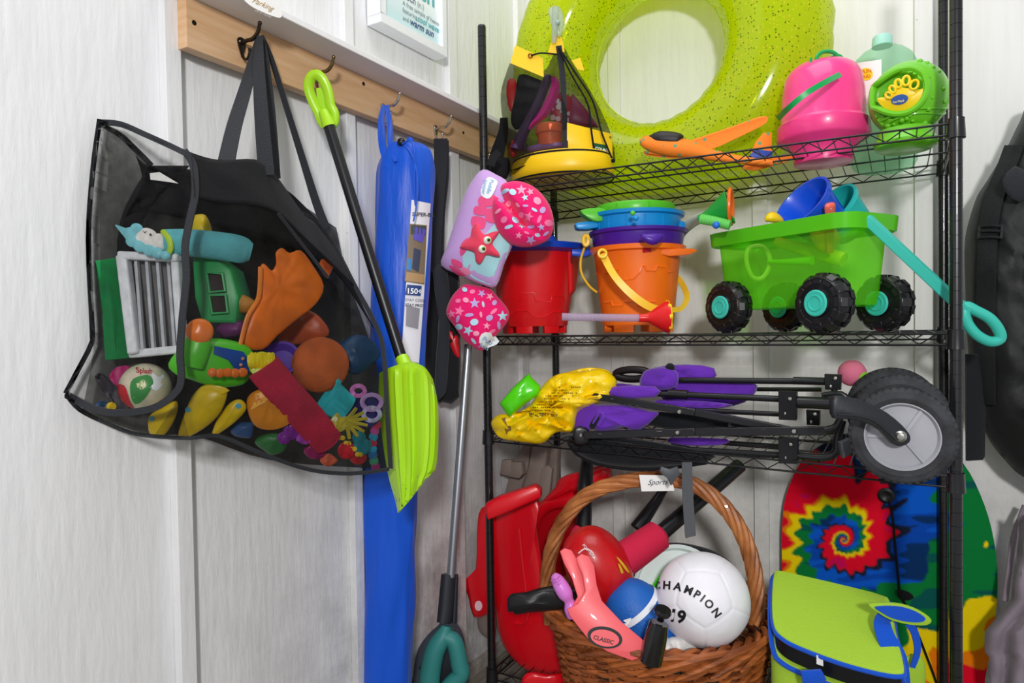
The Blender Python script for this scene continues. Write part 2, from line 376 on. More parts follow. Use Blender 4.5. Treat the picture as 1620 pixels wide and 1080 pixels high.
wb = struct('wall_back', bx(XW, 72, YB, YB+2, FLOOR, TOP), WB, smooth=False)
OR['wall_left'] = Vector(((XW-1), (-72+YB+2)/2, (FLOOR+TOP)/2)); OR['wall_back'] = Vector(((XW+72)/2, YB+1, (FLOOR+TOP)/2))
for (a, b_, y) in ((283, 308, 900), (563, 577, 900), (713, 725.5, 200), (819, 830, 30)):
    ya, yb = XP(a, y, XW+.7).y, min(XP(b_, y, XW+.7).y, YB)
    build('batten', bx(XW, XW+.7, ya, yb, FLOOR, TOP), WL, wl, smooth=False, bevel=.05)
for (a, b_, y) in ((967, 985, 560), (1190, 1213, 320), (1447, 1477, 300)):
    build('batten', bx(YP(a, y, YB-.45).x, YP(b_, y, YB-.45).x, YB-.45, YB, FLOOR, TOP), WB, wb, smooth=False, bevel=.04)
FL = mat('floor_boards', '#8d8579', .7, bump=.4, bscale=20, bstretch=(8, 1, 1), var=.4, vscale=12)
fl = struct('floor', bx(XW-2, 72, -72, YB+2, FLOOR-1, FLOOR), mat('floor_dark', '#5c564d', .8), smooth=False)
OR['floor'] = Vector(((XW+70)/2, (-70+YB)/2, FLOOR-.5))
for i in range(18):
    x0 = XW+.05+i*4.2
    if x0+4.1 < 71: build('floor_board', bx(x0, x0+4.1, -72, YB, FLOOR, FLOOR+.25), FL, fl, smooth=False, bevel=.06)
BT = wallmat('baseboard_paint', '#b9b3aa', '#50473e', 0, 4)
struct('baseboard_left', bx(XW, XW+.75, -72, YB, FLOOR+.25, FLOOR+1.6), BT, smooth=False, bevel=.1)
struct('baseboard_back', bx(XW+.75, 72, YB-.75, YB, FLOOR+.25, FLOOR+1.9), BT, smooth=False, bevel=.1)
# ================================================================ WALL RACK
WOOD = mat('pine_board', '#dcb68f', .5, bump=.12, bscale=30, bstretch=(1, .6, 12), var=.3, vscale=5, col2='#cfa377')
nt = WOOD.node_tree
for n_ in nt.nodes:
    if n_.type == 'MAPPING': n_.inputs['Scale'].default_value = (2, 1.2, 16)
WHITE = mat('white_paint', '#e9e8ea', .45, bump=.15, bscale=60)
XF = XW+1.6
zb0, zb1, zt = XP(295.6, 73.9, XF), XP(758.5, 248.9, XF), 32.87
rack = thing('wall_rack', (XW, -5, zt), 'long white shelf ledge over a bare pine board with coat hooks on the left wall', 'rack')
ya, yb_ = zb0.y, YB; sl = (zb1.z-zb0.z)/(zb1.y-zb0.y); zn, zf = zb0.z, zb0.z+sl*(YB-ya)
build('board', M().add([(x, y, z) for y, zb in ((ya, zn), (yb_, zf)) for x, z in ((XW+.7, zb), (XF, zb), (XF, zt), (XW+.7, zt))],
      [(0, 1, 2, 3), (7, 6, 5, 4), (0, 4, 5, 1), (1, 5, 6, 2), (2, 6, 7, 3), (3, 7, 4, 0)]), WOOD, rack, label='bare pine board', smooth=False, bevel=.05)
build('ledge', bx(XW, -.55, ya-1.5, YB, zt, zt+.5), WHITE, rack, label='white painted ledge', smooth=False, bevel=.06)
BLK = mat('black_screw', '#141414', .4, metal=.6)
for x, y in ((307, 36), (575, 132.5), (733, 210)):
    p = XP(x, y, XF); build('screw', M().lathe([(.16, -.05), (.16, .03), (.08, .05)], p, (1, 0, 0), n=14), BLK, rack)
def hook(x, y, s_, ma, label, ball=False):
    p = XP(x, y, XF); m = M(); a = lambda u, v, w_=0: p+Vector((u*s_, w_*s_, v*s_))
    # plate
    m.slab([a(.02, z, y_) for y_, z in cat([(0, .45), (.32, .3), (.3, -.1), (.12, -.65), (0, -.95), (-.12, -.65), (-.3, -.1), (-.32, .3)], 3)], (.14*s_, 0, 0), .04*s_)
    m.tube([a(*q) for q in cat([(.05, 0, 0), (.6, .12, 0), (1.25, .1, 0), (1.75, .45, 0), (1.95, .95, 0)], 4, False)], [(.15-.03*abs(i-8)/8)*s_ for i in range(17)], 8)
    m.ball(a(1.97, 1.0, 0), .15*s_, 10, 6)
    m.tube([a(*q) for q in cat([(.08, -.55, 0), (.25, -1.0, 0), (.6, -1.15, 0), (.85, -.85, 0), (.9, -.6, 0)], 4, False)], .1*s_, 8); m.ball(a(.9, -.58, 0), .14*s_, 10, 6)
    h = build('coat_hook', m, ma, rack, label=label); OR[h.name] = OR['wall_rack']
    sm = M()
    for w_ in (-.17, .17): sm.ball(a(.16, .12, w_), (.05*s_, .08*s_, .08*s_), 8, 6)
    build('screw_heads', sm, mat('nickel', '#c9c6bf', .25, metal=1), h)
BRZ = mat('dark_bronze', '#3a3028', .32, metal=.85); BRS = mat('antique_brass', '#7d6c48', .3, metal=.9); NIC = mat('nickel', '#c9c6bf', .25, metal=1)
hook(381, 70, 1.0, BRZ, 'dark bronze coat hook'); hook(499, 119, 1.0, BRS, 'antique brass coat hook')
hook(605, 172, 1.0, NIC, 'shiny nickel coat hook'); hook(688, 205, 1.0, NIC, 'shiny nickel coat hook'); hook(764, 238, .95, NIC, 'shiny nickel coat hook')
# paper tag on the ledge
pt_ = [(390, -4), (430, 3), (445, 22), (441, 29), (428, 27), (395, 12)]
PAP = mat('paper_white', '#f2f0ee', .8)
zE = zt+.5
tagp = thing('paper_label', XP(418, 10, -.5), 'torn white paper label with faded handwriting hanging on the front edge of the ledge', 'label')
build('paper', M().slab([XP(x, y, -.5) for x, y in cat([(383, -6), (410, -6), (433, 2), (446, 20), (443, 28), (432, 26), (412, 18), (394, 8)], 3)], (.04, 0, 0)), PAP, tagp)
build('lettering', text_px('Parking', 398, 3, 12, lambda x, y: XP(x, y, -.44), 24, shear=.4), mat('ink_ochre', '#b08a3c', .7), tagp)
build('lettering', text_px('on a hook', 402, 17, 7, lambda x, y: XP(x, y, -.44), 24, shear=.3), mat('ink_grey', '#b9b2b0', .7), tagp)
# framed sign, leaning on the ledge wall: lies parallel to the left wall
fr = thing('framed_sign', XP(645, 60, XW+1.2), 'white box-framed beach saying above the ledge', 'picture')
XFr = XW+1.7
c0, c1 = XP(603, 34, XFr), XP(708, 91, XFr)     # lower corners of the frame front
y0f, y1f, z0f = c0.y, c1.y, (c0.z+c1.z)/2
H = 11.0
def fq(u, v, x): return Vector((x, y0f+(y1f-y0f)*u, c0.z+(c1.z-c0.z)*u+H*v))
bw = .075; bh = .075
m = M()
def fbar(u0, v0, u1, v1):
    q = [fq(u0, v0, XFr), fq(u1, v0, XFr), fq(u1, v1, XFr), fq(u0, v1, XFr)]; return q
for (u0, v0, u1, v1) in ((0, 0, 1, bh), (0, 1-bh, 1, 1), (0, bh, bw, 1-bh), (1-bw, bh, 1, 1-bh)): m.slab(fbar(u0, v0, u1, v1), (-1.6, 0, 0))
build('frame', m, mat('whitewashed_wood', '#eceef2', .5, bump=.25, bscale=50, bstretch=(1, 6, 1)), fr, smooth=False, bevel=.04)
PR = mat('sign_print', '#dff0f3', .6)
N = PR.node_tree.nodes; tcn = N.new('ShaderNodeTexCoord'); sp = N.new('ShaderNodeSeparateXYZ'); rp = N.new('ShaderNodeValToRGB'); PR.node_tree.links.new(tcn.outputs['Generated'], sp.inputs[0]); PR.node_tree.links.new(sp.outputs['Z'], rp.inputs[0]); PR.node_tree.links.new(rp.outputs[0], N['Principled BSDF'].inputs['Base Color'])
rp.color_ramp.elements[0].color = hexc('#bfe0e6'); rp.color_ramp.elements[1].color = hexc('#f4fafb'); rp.color_ramp.elements[1].position = .45
build('print', M().slab([fq(bw, bh, XFr-.5), fq(1-bw, bh, XFr-.5), fq(1-bw, 1-bh, XFr-.5), fq(bw, 1-bh, XFr-.5)], (-.1, 0, 0)), PR, fr, label='pale blue printed saying', smooth=False)
sfr = lambda e: (lambda u, v: fq(u, v, XFr-.5+e))
def frtext(s_, u, v, size, ma, bold=False, shear=0):
    vv, ff = glyphs(s_, 1.0, bold, shear); L = y1f-y0f
    build('lettering', M().add([fq(u+a*size/L, v+b*size/H, XFr-.46) for a, b in vv], ff), ma, fr)
TEAL = mat('ink_teal', '#5db3ba', .6); NAVY = mat('ink_navy', '#3c5a86', .6); GREY = mat('ink_grey2', '#7d878c', .6)
frtext('beach', .2, .42, 2.9, TEAL, True); frtext('b\u0113ch', .36, .335, 1.0, GREY, True); frtext('(n.)', .58, .335, .8, GREY)
frtext('A free sample of heaven,', .36, .272, .62, GREY); frtext('featuring', .36, .212, .62, GREY); frtext('cool waves,', .575, .208, .85, TEAL, True, .3); frtext('and', .36, .145, .62, GREY); frtext('warm sun', .46, .14, .95, NAVY, True, .3)
# ================================================================ WIRE SHELF UNIT
W_, D_ = 39.94, 15.91
BLKM = mat('black_epoxy_coat', '#141417', .28, coat=.35, spec=.6); BLKW = mat('black_wire', '#101012', .35, spec=.5)
unit = thing('wire_shelf_unit', (W_/2, D_/2, FLOOR), 'tall black wire shelving unit with four shelves standing in the corner', 'shelf')
HT = {1: (25.6, 25.41, 24.95, 25.65), 2: (10.27, 10.27, 10.0, 10.3), 3: (.45, -.13, .2, 0), 4: (-24.05, -24.05, -24.05, -24.05)}   # corner heights LF RF LB RB
def sh(k, x, y):
    a, b, c, d = HT[k]; u, v = x/W_, y/D_; return (a*(1-u)+b*u)*(1-v)+(c*(1-u)+d*u)*v
def post(x, y):
    pr = []; z = FLOOR+1.0
    pr += [(.3, FLOOR+.25), (.5, FLOOR+.3), (.5, FLOOR+.7), (.42, FLOOR+.75)]
    k = math.ceil(z)+.33
    while k < 41.4: pr += [(.42, k-.035), (.385, k-.02), (.385, k+.02), (.42, k+.035)]; k += 1
    pr += [(.42, 41.3), (.38, 41.52), (.2, 41.56)]
    o = build('post', M().lathe(pr, (x, y, 0), n=18), BLKM, unit, angle=30)
    for s_ in (1, 2, 3, 4):
        h = sh(s_, x, y); build('collar', M().lathe([(.44, h-1.15), (.62, h-1.12), (.55, h+.22), (.56, h+.3), (.44, h+.33)], (x, y, 0), n=20), BLKM, unit, angle=30)
for x in (0, W_):
    for y in (0, D_): post(x, y)
def shelf(k):
    m = M(); h = lambda x, y, dz=0: Vector((x, y, sh(k, x, y)+dz)); e = .45
    for y in (0, D_):
        for dz in (0, -.82): m.tube([h(e, y, dz), h(W_-e, y, dz)], .085, 8)
        n = 35; z = [h(1.2+(W_-2.4)*i/n, y+(.0), (-.06 if i % 2 else -.78)) for i in range(n+1)]
        m.tube(z, .055, 6)
        for x in (e, W_-e):
            for dz in (0, -.82): m.ball(h(x, y, dz), .13, 8, 6)
    for x in (0, W_):
        for dz in (0, -.82): m.tube([h(x, e, dz), h(x, D_-e, dz)], .085, 8)
        n = 13; m.tube([h(x, 1.2+(D_-2.4)*i/n, (-.06 if i % 2 else -.78)) for i in range(n+1)], .055, 6)
    for y in (D_*.33, D_*.66): m.tube([h(0, y, -.02), h(W_, y, -.02)], .085, 8)
    s_ = build('wire_shelf', m, BLKW, unit); OR[s_.name] = OR['wire_shelf_unit']
    m = M(); n = 34
    for i in range(n):
        x = 1.25+(W_-2.5)*i/(n-1); m.tube([h(x, -.02, .05), h(x, D_+.02, .05)], .05, 6)
    build('deck_wires', m, BLKW, s_, kind='stuff')
for k in (1, 2, 3, 4): shelf(k)
# ================================================================ MESH TOTE ON THE FIRST HOOK
NET = see('black_netting', '#0c0c0e', '#e0e0de', .20, .6, 30); NETL = see('black_netting_side', '#1c1c1e', '#e8e8e6', .15, .6, 60); NETM = see('black_netting_end', '#161618', '#c8c8c6', .42, .6, 60)
BFAB = cloth('#121216', bump=.3, sheen=.04); TAPE = mat('black_binding', '#1a1c22', .75, bump=.5, bscale=300, sheen=.08)
tote = thing('mesh_tote_bag', K(360, 690, 44), 'huge black mesh beach tote full of toys on the bronze hook', 'bag')
def off_wall(p):                 # keeps cloth and toys just clear of the wall battens
    if p.x < XW+.85 and p.y < YB: v = p-CAM; return CAM+v*((XW+.85-CAM.x)/v.x)
    return p
CLAMP[0] = off_wall
def tgrid(rows, n=4, thick=0, nz=0):
    R = [cat(r, n, False) for r in rows]; cols = [cat([R[j][i] for j in range(len(R))], n, False) for i in range(len(R[0]))]
    rr = [[K(*cols[i][j]) for i in range(len(cols))] for j in range(len(cols[0]))]
    if nz:
        for j, r in enumerate(rr):
            for i, p in enumerate(r): 
                q = noise.fractal(p*.35, .7, 2.0, 3)*nz*min(1, i/4, (len(r)-1-i)/4, j/4, (len(rr)-1-j)/4); r[i] = p+FW*q
    return M().grid(rr, thick)
# end panel seen on the left
endp = [[(158, 190, 40.3), (190, 196, 40), (228, 212, 39.4), (268, 230, 38.8), (303, 246, 38.2)],
        [(146, 270, 40.3), (180, 285, 39.9), (225, 290, 39.2), (265, 295, 38.6), (307, 305, 38)],
        [(140, 360, 40.2), (180, 375, 39.4), (215, 385, 38.6), (255, 388, 38), (297, 385, 37.6)],
        [(143, 460, 40), (180, 470, 38.8), (215, 475, 38.0), (255, 475, 37.5), (292, 470, 37.3)],
        [(148, 545, 39.8), (180, 560, 38.5), (215, 565, 37.7), (255, 565, 37.2), (288, 560, 37.1)],
        [(105, 622, 38.8), (140, 640, 38.0), (180, 650, 37.4), (240, 644, 37.1), (286, 612, 37.0)]]
build('end_panel', tgrid(endp), NETL, tote, label='see-through grey end panel')
frontp = [[(303, 246, 38.2), (345, 254, 40), (402, 252, 42.5), (432, 272, 44.5), (480, 338, 47.5), (500, 355, 49), (532, 396, 51)],
          [(308, 312, 37.9), (350, 320, 39.5), (400, 324, 41.2), (440, 338, 43.4), (485, 380, 45.8), (515, 408, 48), (560, 452, 50.5)],
          [(294, 400, 37.4), (345, 420, 38.1), (400, 430, 39.8), (450, 440, 41.8), (500, 460, 44), (545, 480, 46.6), (578, 500, 49.5)],
          [(289, 500, 37.1), (345, 520, 37.3), (400, 530, 38.7), (450, 540, 40.7), (505, 550, 43), (560, 555, 45.5), (603, 552, 48.5)],
          [(286, 612, 37.0), (330, 620, 37.0), (385, 630, 38.3), (450, 640, 40.3), (515, 650, 42.6), (570, 660, 45), (610, 650, 47.5)],
          [(243, 690, 37.9), (300, 693, 38.3), (348, 690, 39.6), (420, 720, 41.2), (490, 742, 43.5), (555, 749, 45.6), (616, 741, 47.4)]]
build('front_panel', tgrid(frontp[1:], nz=.25), NET, tote, label='see-through front panel')
bp_ = build('top_band', tgrid([[(x, y, d-.12) for x, y, d in frontp[0]], [(x, y-2, d-.12) for x, y, d in [(a+(c-a)*.5, b+(e_-b)*.5, (f+g)/2) for (a, b, f), (c, e_, g) in zip(frontp[0], frontp[1])]], [(x, y, d-.12) for x, y, d in frontp[1]]], nz=.35), BFAB, tote, label='solid black cloth band', solid=.04)
bottomp = [[(105, 622, 38.8), (140, 640, 38.0), (180, 650, 37.4), (240, 644, 37.1), (286, 612, 37.0)],
           [(120, 645, 39.2), (160, 662, 38.4), (200, 675, 38), (245, 675, 37.8), (290, 655, 37.4)],
           [(130, 650, 40), (165, 668, 39.5), (205, 684, 39), (243, 690, 38.4), (300, 693, 38.3)]]
build('base_panel', tgrid(bottomp), NET, tote)
backp = [[(158, 192, 40.5), (200, 215, 42.2), (236, 262, 44), (300, 275, 46), (430, 300, 51), (532, 360, 57)],
         [(150, 270, 40.7), (200, 290, 42.4), (232, 330, 44), (300, 340, 46.2), (430, 350, 51), (550, 440, 57)],
         [(143, 420, 40.8), (190, 430, 42.4), (240, 440, 44), (310, 450, 46.5), (430, 460, 51), (575, 510, 57)],
         [(148, 545, 40.8), (190, 550, 42.4), (240, 560, 44), (310, 580, 46.3), (430, 600, 50.5), (600, 600, 56)],
         [(130, 648, 40.3), (180, 670, 41.5), (240, 690, 43), (310, 690, 44.8), (430, 728, 48), (612, 742, 52)]]
NETB = see('black_netting_far', '#0c0c0e', '#b0b0ae', .78, .6, 30)
build('back_panel_end', tgrid([r[:3] for r in backp]), NETM, tote); build('back_panel', tgrid([r[2:] for r in backp]), NETB, tote)
build('inner_band', tgrid([[(215, 246, 42.6), (236, 262, 43.6), (300, 268, 45.8), (420, 280, 50), (500, 345, 55), (535, 398, 57)],
                          [(225, 290, 42.8), (250, 300, 43.8), (305, 305, 45.6), (430, 320, 50), (515, 370, 55), (572, 480, 56.5)],
                          [(196, 345, 42), (225, 335, 43), (305, 348, 45.2), (430, 380, 49), (520, 420, 54), (592, 520, 56)]]), BFAB, tote, label='solid black cloth band', solid=.05)
build('inner_band', tgrid([[(236, 262, 43.3), (300, 262, 45)], [(190, 350, 42.2), (225, 350, 42.8)], [(185, 470, 42.2), (205, 470, 42.6)]]), BFAB, tote, solid=.05)
m = M()
ribbon([(157, 193, 40.2, 9), (190, 196, 40, 9), (228, 212, 39.4, 9), (268, 230, 38.8, 9), (303, 246, 38.1, 9), (345, 256, 40, 7), (402, 254, 42.4, 5)], 9, .1, m=m)
ribbon([(158, 196, 40.4, 7), (190, 214, 41.4, 8), (214, 236, 42.6, 9), (240, 262, 43.6, 8)], 9, .1, m=m)
ribbon([(291, 238, 38.2), (305, 262, 38.0), (308, 305, 37.85), (300, 345, 37.6), (292, 390, 37.4), (294, 440, 37.2), (288, 500, 37.0), (284, 560, 36.95), (286, 600, 36.95), (276, 622, 37.0), (240, 646, 37.05), (180, 653, 37.3), (140, 643, 37.9), (104, 624, 38.7)], 11, .12, m=m)
ribbon([(157, 188, 40.4), (146, 270, 40.5), (139, 380, 40.4), (145, 520, 40), (143, 545, 39.9), (120, 590, 39.3), (103, 622, 38.8)], 7, .1, m=m)
ribbon([(104, 624, 38.7), (125, 648, 39.4), (165, 668, 39.5), (205, 684, 39), (243, 690, 38.3), (300, 693, 38.2), (348, 690, 39.5), (420, 720, 41.1), (490, 743, 43.4), (555, 749, 45.5), (616, 742, 47.3)], 6, .12, m=m)
ribbon([(480, 338, 47.3), (500, 352, 49), (532, 396, 50.9), (560, 450, 50.4), (590, 505, 49), (606, 552, 48.2), (612, 650, 47.4), (618, 741, 47.3)], 7, .1, m=m)
ribbon([(440, 338, 43.1), (482, 392, 44.8), (520, 440, 46.0)], 5, .08, m=m)
build('binding', m, TAPE, tote, label='ribbed black binding tape')
STR = mat('black_webbing', '#1f2127', .8, bump=.8, bscale=500, sheen=.08)
for pts in ([(409, 57, 46.6, 8), (402, 90, 45.8, 15), (388, 140, 44.6, 20), (370, 200, 42.6, 24), (358, 254, 41, 27)],
            [(411, 56, 46.2, 9), (409, 100, 45.4, 17), (413, 180, 44.2, 22), (421, 277, 43.2, 25)],
            [(413, 56, 47, 9), (419, 100, 46.6, 14), (428, 180, 46.6, 15), (436, 282, 46.4, 15)],
            [(414, 57, 47.6, 7), (428, 90, 48, 8), (450, 160, 49.2, 9), (478, 250, 50.5, 11), (500, 320, 51, 13), (516, 362, 51, 14)]):
    build('handle', ribbon(pts, 20, .09), STR, tote, label='black webbing handle')
m = M().slab([K(x, y, d) for x, y, d in ((237, 274, 42.0), (252, 272, 42.2), (282, 290, 42.6), (262, 287, 42.3), (238, 284, 42.0))], FW*.05)
build('care_tag', m, PAP, tote, label='small white sewn-in tag', smooth=False)
# ---------------------------------------------------------------- toys inside the tote
# the toys lie between the near netting and the far netting of the bag
def pixd(p): d = p-CAM; z = d.dot(FW); return 810+FPX*d.dot(RT)/z, 540-FPX*d.dot(UP)/z, z
def raster(objs):
    g = {}
    for o in objs:
        for v in o.data.vertices:
            x, y, z = pixd(v.co/IN+OR['mesh_tote_bag']); g.setdefault((int(x//24), int(y//24)), []).append((x, y, z))
    return g
kids = {o.name: o for o in tote.children}
near_g = raster([o for n_, o in kids.items() if n_.startswith(('end_panel', 'front_panel', 'base_panel', 'top_band'))]); far_g = raster([kids['back_panel'], kids['back_panel_end']])
def look(g, x, y):
    i, j = int(x//24), int(y//24)
    for R_ in (1, 2, 4, 8):
        c_ = [q for a in range(-R_, R_+1) for b_ in range(-R_, R_+1) for q in g.get((i+a, j+b_), ())]
        if c_: break
    if not c_: return None
    c_.sort(key=lambda q: (q[0]-x)**2+(q[1]-y)**2); c_ = c_[:5]; ws = [1/((q[0]-x)**2+(q[1]-y)**2+4) for q in c_]; return sum(q[2]*w_ for q, w_ in zip(c_, ws))/sum(ws)
def in_bag(p):
    x, y, z = pixd(p); a = look(near_g, x, y); b_ = look(far_g, x, y)
    if a is None or b_ is None: return off_wall(p)
    lo, hi = a+.3, max(b_-.15, a+.8); s_ = .3*(hi-lo)
    if z < lo+s_: z2 = lo+s_*math.exp((z-lo-s_)/s_)
    elif z > hi-s_: z2 = hi-s_*math.exp((hi-s_-z)/s_)
    else: z2 = z
    return off_wall(K(x, y, z2-INSIDE[0]))
INSIDE[0] = .9; CLAMP[0] = in_bag
def toy(name, at, label, c='toy', g=None): return thing(name, at, label, c, g)
t = toy('toy_crate', K(235, 560, 40.2), 'white slatted toy grille on a green box behind the tote end panel')
g1 = prism([(148, 412), (195, 405), (212, 470), (214, 565), (165, 570), (160, 500)], 40.6, 1.2, .15); build('box', g1, plastic('#1f8a4c', .4), t, label='green plastic box', angle=30)
f = M()
for a, b_, w_ in (((195, 404), (214, 560), 17), ((278, 398), (290, 560), 12)): f.bar(K(a[0], a[1], 39.0), K(b_[0], b_[1], 38.6), w_*.037, .7, RT)
for a, b_, w_ in (((190, 404), (284, 408), 13), ((208, 560), (290, 552), 13)): f.bar(K(a[0], a[1], 39.0), K(b_[0], b_[1], 38.7), w_*.037, .7, UP)
build('frame', f, plastic('#dfe1e8', .35), t, label='white plastic frame', bevel=.12)
build('back_plate', prism([(200, 405), (282, 408), (288, 560), (214, 560)], 39.5, .3), plastic('#6d6a6c', .4), t)
for i in range(4):
    x = 216+i*17; build('slat', M().bar(K(x, 410, 39.1), K(x+11, 556, 38.7), .17, .25, RT), plastic('#b9bcc4', .4), t)
t = toy('toy_van', K(335, 510, 40), 'green toy van with open windows near the middle of the tote'); m = M()
o_ = [(302, 402), (330, 400), (365, 425), (378, 470), (372, 512), (318, 510), (306, 470)]
build('body', prism(o_, 39.9, 2.2, .25, off=FW*2.2), plastic('#2a9c55', .4), t, angle=30)
for q in ([(328, 432), (352, 432), (356, 460), (331, 462)], [(332, 468), (357, 466), (360, 494), (335, 496)]):
    build('window_pane', prism(q, 39.8, .2, off=FW*.2), plastic('#2d2420', .3), t)
    fr_ = [K(x, y, 39.7) for x, y in q]; build('window_frame', M().tube(fr_, .09, 6, closed=True), plastic('#46b06c', .4), t)
t = toy('unicorn_squirter', K(300, 385, 38.5), 'turquoise foam squirter with a smiling white curly-haired head lying on top'); TQ = '#5fb6c0'
build('tube', ltube([(262, 383, 38.6, .75), (300, 384, 39, .8), (360, 391, 39.8, .85), (385, 396, 40.3, .8), (397, 399, 40.5, .55)], .8, 16, 4), mat('foam_turquoise', TQ, .8, bump=.3, bscale=200), t)
h = M(); sphere(232, 378, 38.3, 19, h); sphere(252, 384, 38.4, 16, h); build('head', h, plastic('#e7e2e0', .45), t, label='white head and body')
h = M(); 
for x, y, r in ((207, 370, 12), (210, 381, 11), (222, 389, 11), (236, 396, 10), (249, 400, 10), (262, 404, 8), (216, 362, 10)): sphere(x, y, 37.9, r, h, 14, 8)
h.tube([K(200, 368, 38), K(183, 356, 38)], [.25, .04], 10); build('curls', h, plastic('#7cc5d2', .4), t, label='turquoise curls and horn')
build('collar', ltube([(258, 366, 38.2), (267, 378, 37.9), (270, 392, 37.9), (266, 402, 38.2)], .16, 8), plastic('#b5d437', .4), t)
fm = M(); fs = lambda x, y: K(x, y, 37.6); decal(circ(238, 371, 2.0, 8), fs, fm); fm.add(*[[K(x, y, 37.62) for x, y in ((224, 363), (229, 367), (233, 364), (229, 369))], [(0, 1, 3), (1, 2, 3)]]); build('face_print', fm, plastic('#4a3a3c', .5), t)
def simple(name, out, d, T, ma, label, c='toy', angle=60, **k):
    m, P = pil(out, d, T, **k); o = one(name, m, ma, label, c, angle=angle); return o, P
def cone_cup(name, x, y, d, rx, ax, prof, ma, label, c='cup', **k):
    s_ = d/FPX; o = one(name, M().lathe([(r*s_, h_*s_) for r, h_ in prof], K(x, y, d), ax, n=28, caps=False), ma, label, c, **k); return o
simple('sand_mould', [(300, 345), (325, 340), (336, 372), (316, 378), (297, 370)], 40.5, .8, plastic('#e2c313', .35), 'yellow sand mould poking up behind the turquoise foam tube')
# orange fish-tail shaped scoop
t = toy('orange_sand_shovel', K(440, 500, 42), 'big orange plastic sand shovel upright in the middle of the tote'); d_ = lambda x, y: 40.2+(x-380)*.022
build('blade', pil([(383, 545), (393, 500), (410, 470), (411, 425), (418, 417), (430, 428), (437, 415), (436, 400), (446, 392), (458, 400), (476, 396), (495, 420), (512, 452), (500, 480), (470, 505), (440, 530), (415, 553)], d_, .75, n=3, nz=.12, seed=3)[0], plastic('#f0761c', .35), t, angle=60)
build('rim', ltube([(380, 545, 39.7), (392, 500, 39.7), (409, 470, 39.9), (412, 422, 40)], .13, 8), plastic('#f58a35', .35), t)
simple('orange_sand_rake', [(508, 410), (528, 412), (524, 430), (516, 440), (506, 425)], 47.6, .3, plastic('#f06a18', .4), 'tip of an orange sand rake behind the tote front seam', n=2)
# water blaster
t = toy('water_blaster', K(350, 580, 38.6), 'lime green water blaster with a yellow grip and orange ball'); GR = plastic('#55c624', .3)
d_ = lambda x, y: 37.9+(x-270)*.018
build('body', pil([(266, 575), (290, 548), (330, 535), (375, 540), (400, 556), (398, 585), (385, 608), (340, 612), (300, 600), (278, 592)], d_, .8, n=3)[0], GR, t)
build('neck', ltube([(322, 520, 37.6, .55), (312, 545, 37.5, .7), (300, 575, 37.5, .8)], .6, 14), GR, t)
build('ball_tip', sphere(316, 524, 37.3, 22)[0], plastic('#ee7a26', .3), t, label='orange ball tip')
build('side_panel', prism([(340, 547), (385, 556), (398, 574), (394, 592), (375, 588), (362, 570), (338, 560)], lambda x, y: d_(x, y)-.85, .3, .05), plastic('#15479b', .3), t, label='blue panel')
g_ = M(); q = [(396, 566), (410, 563), (424, 562), (434, 565)]
ltube([(394, 572, 39.0), (412, 570, 39.1), (434, 569, 39.3)], .42, 14, m=g_)
for i in range(7): ltube([(398+i*5.5, 559, 39.0), (399+i*5.5, 570, 38.75), (398+i*5.5, 581, 39.0)], .12, 6, m=g_)
build('grip', g_, plastic('#dfc916', .35), t, label='ribbed yellow grip')
g_ = M()
for i in range(5): sphere(336+i*12, 589+(i % 2), 37.5+i*.2, 8, g_, 14, 8)
build('knobs', g_, plastic('#e0701f', .4), t, label='row of orange knobs')
g_ = M()
for x, y in ((384, 567), (381, 577)): g_.ball(K(x, y, 38.5), .1, 10, 6)
build('screw', g_, plastic('#c88a6a', .3), t)
# watermelon ball
t = toy('watermelon_ball', K(230, 612, 39), 'clear-wrapped ball printed with green and red fruit at the bottom left of the tote', 'ball')
bm_, r_ = sphere(230, 612, 38.9, 41); build('ball', bm_, mat('melon_ball', '#d8c8b4', .3, var=.5, vscale=22, col2='#b8bfa0'), t)
bs = lambda x, y: (lambda c, v: c+v.normalized()*(r_+.03))(K(230, 612, 38.9), K(x, y, 38.9-math.sqrt(max(.05, r_*r_-((x-230)**2+(y-612)**2)*(38.9/FPX)**2)))-K(230, 612, 38.9))
for o2, c_, l_ in ((cat([(192, 612), (200, 634), (216, 648), (210, 630), (204, 610)], 3), '#c01f2c', 'red print'), (cat([(213, 600), (236, 590), (246, 604), (232, 628), (216, 636), (210, 618)], 3), '#3c8c46', 'green print'), ([(238, 578), (262, 592), (262, 612), (252, 620), (238, 614)], '#dfe2e8', 'white print'), (cat([(217, 603), (228, 600), (230, 612), (220, 616)], 3), '#d7d79a', 'pale print')):
    build('print', decal(o2, bs), plastic(c_, .35), t, label=l_)
build('lettering', text_px('Splash', 216, 590, 11, bs, -8, bold=True), plastic('#b01c28', .4), t)
one('magenta_ball', sphere(196, 598, 40.2, 22)[0], plastic('#b0246a', .5), 'magenta rubber ball behind the watermelon ball', 'ball')
simple('black_swim_fin', [(150, 598), (160, 590), (182, 608), (205, 640), (200, 652), (182, 645), (165, 622)], 39.6, .3, plastic('#33303a', .5), 'dark grey rubber toy fin by the left end of the tote')
simple('blue_sand_mould', [(150, 640), (165, 634), (178, 645), (165, 655)], 40, .3, plastic('#1d4a78', .4), 'small navy sand mould in the lowest left corner of the tote')
one('yellow_bead', sphere(176, 643, 39.2, 8)[0], plastic('#e4c11a', .4), 'tiny yellow ball near the lowest left corner of the tote', 'ball')
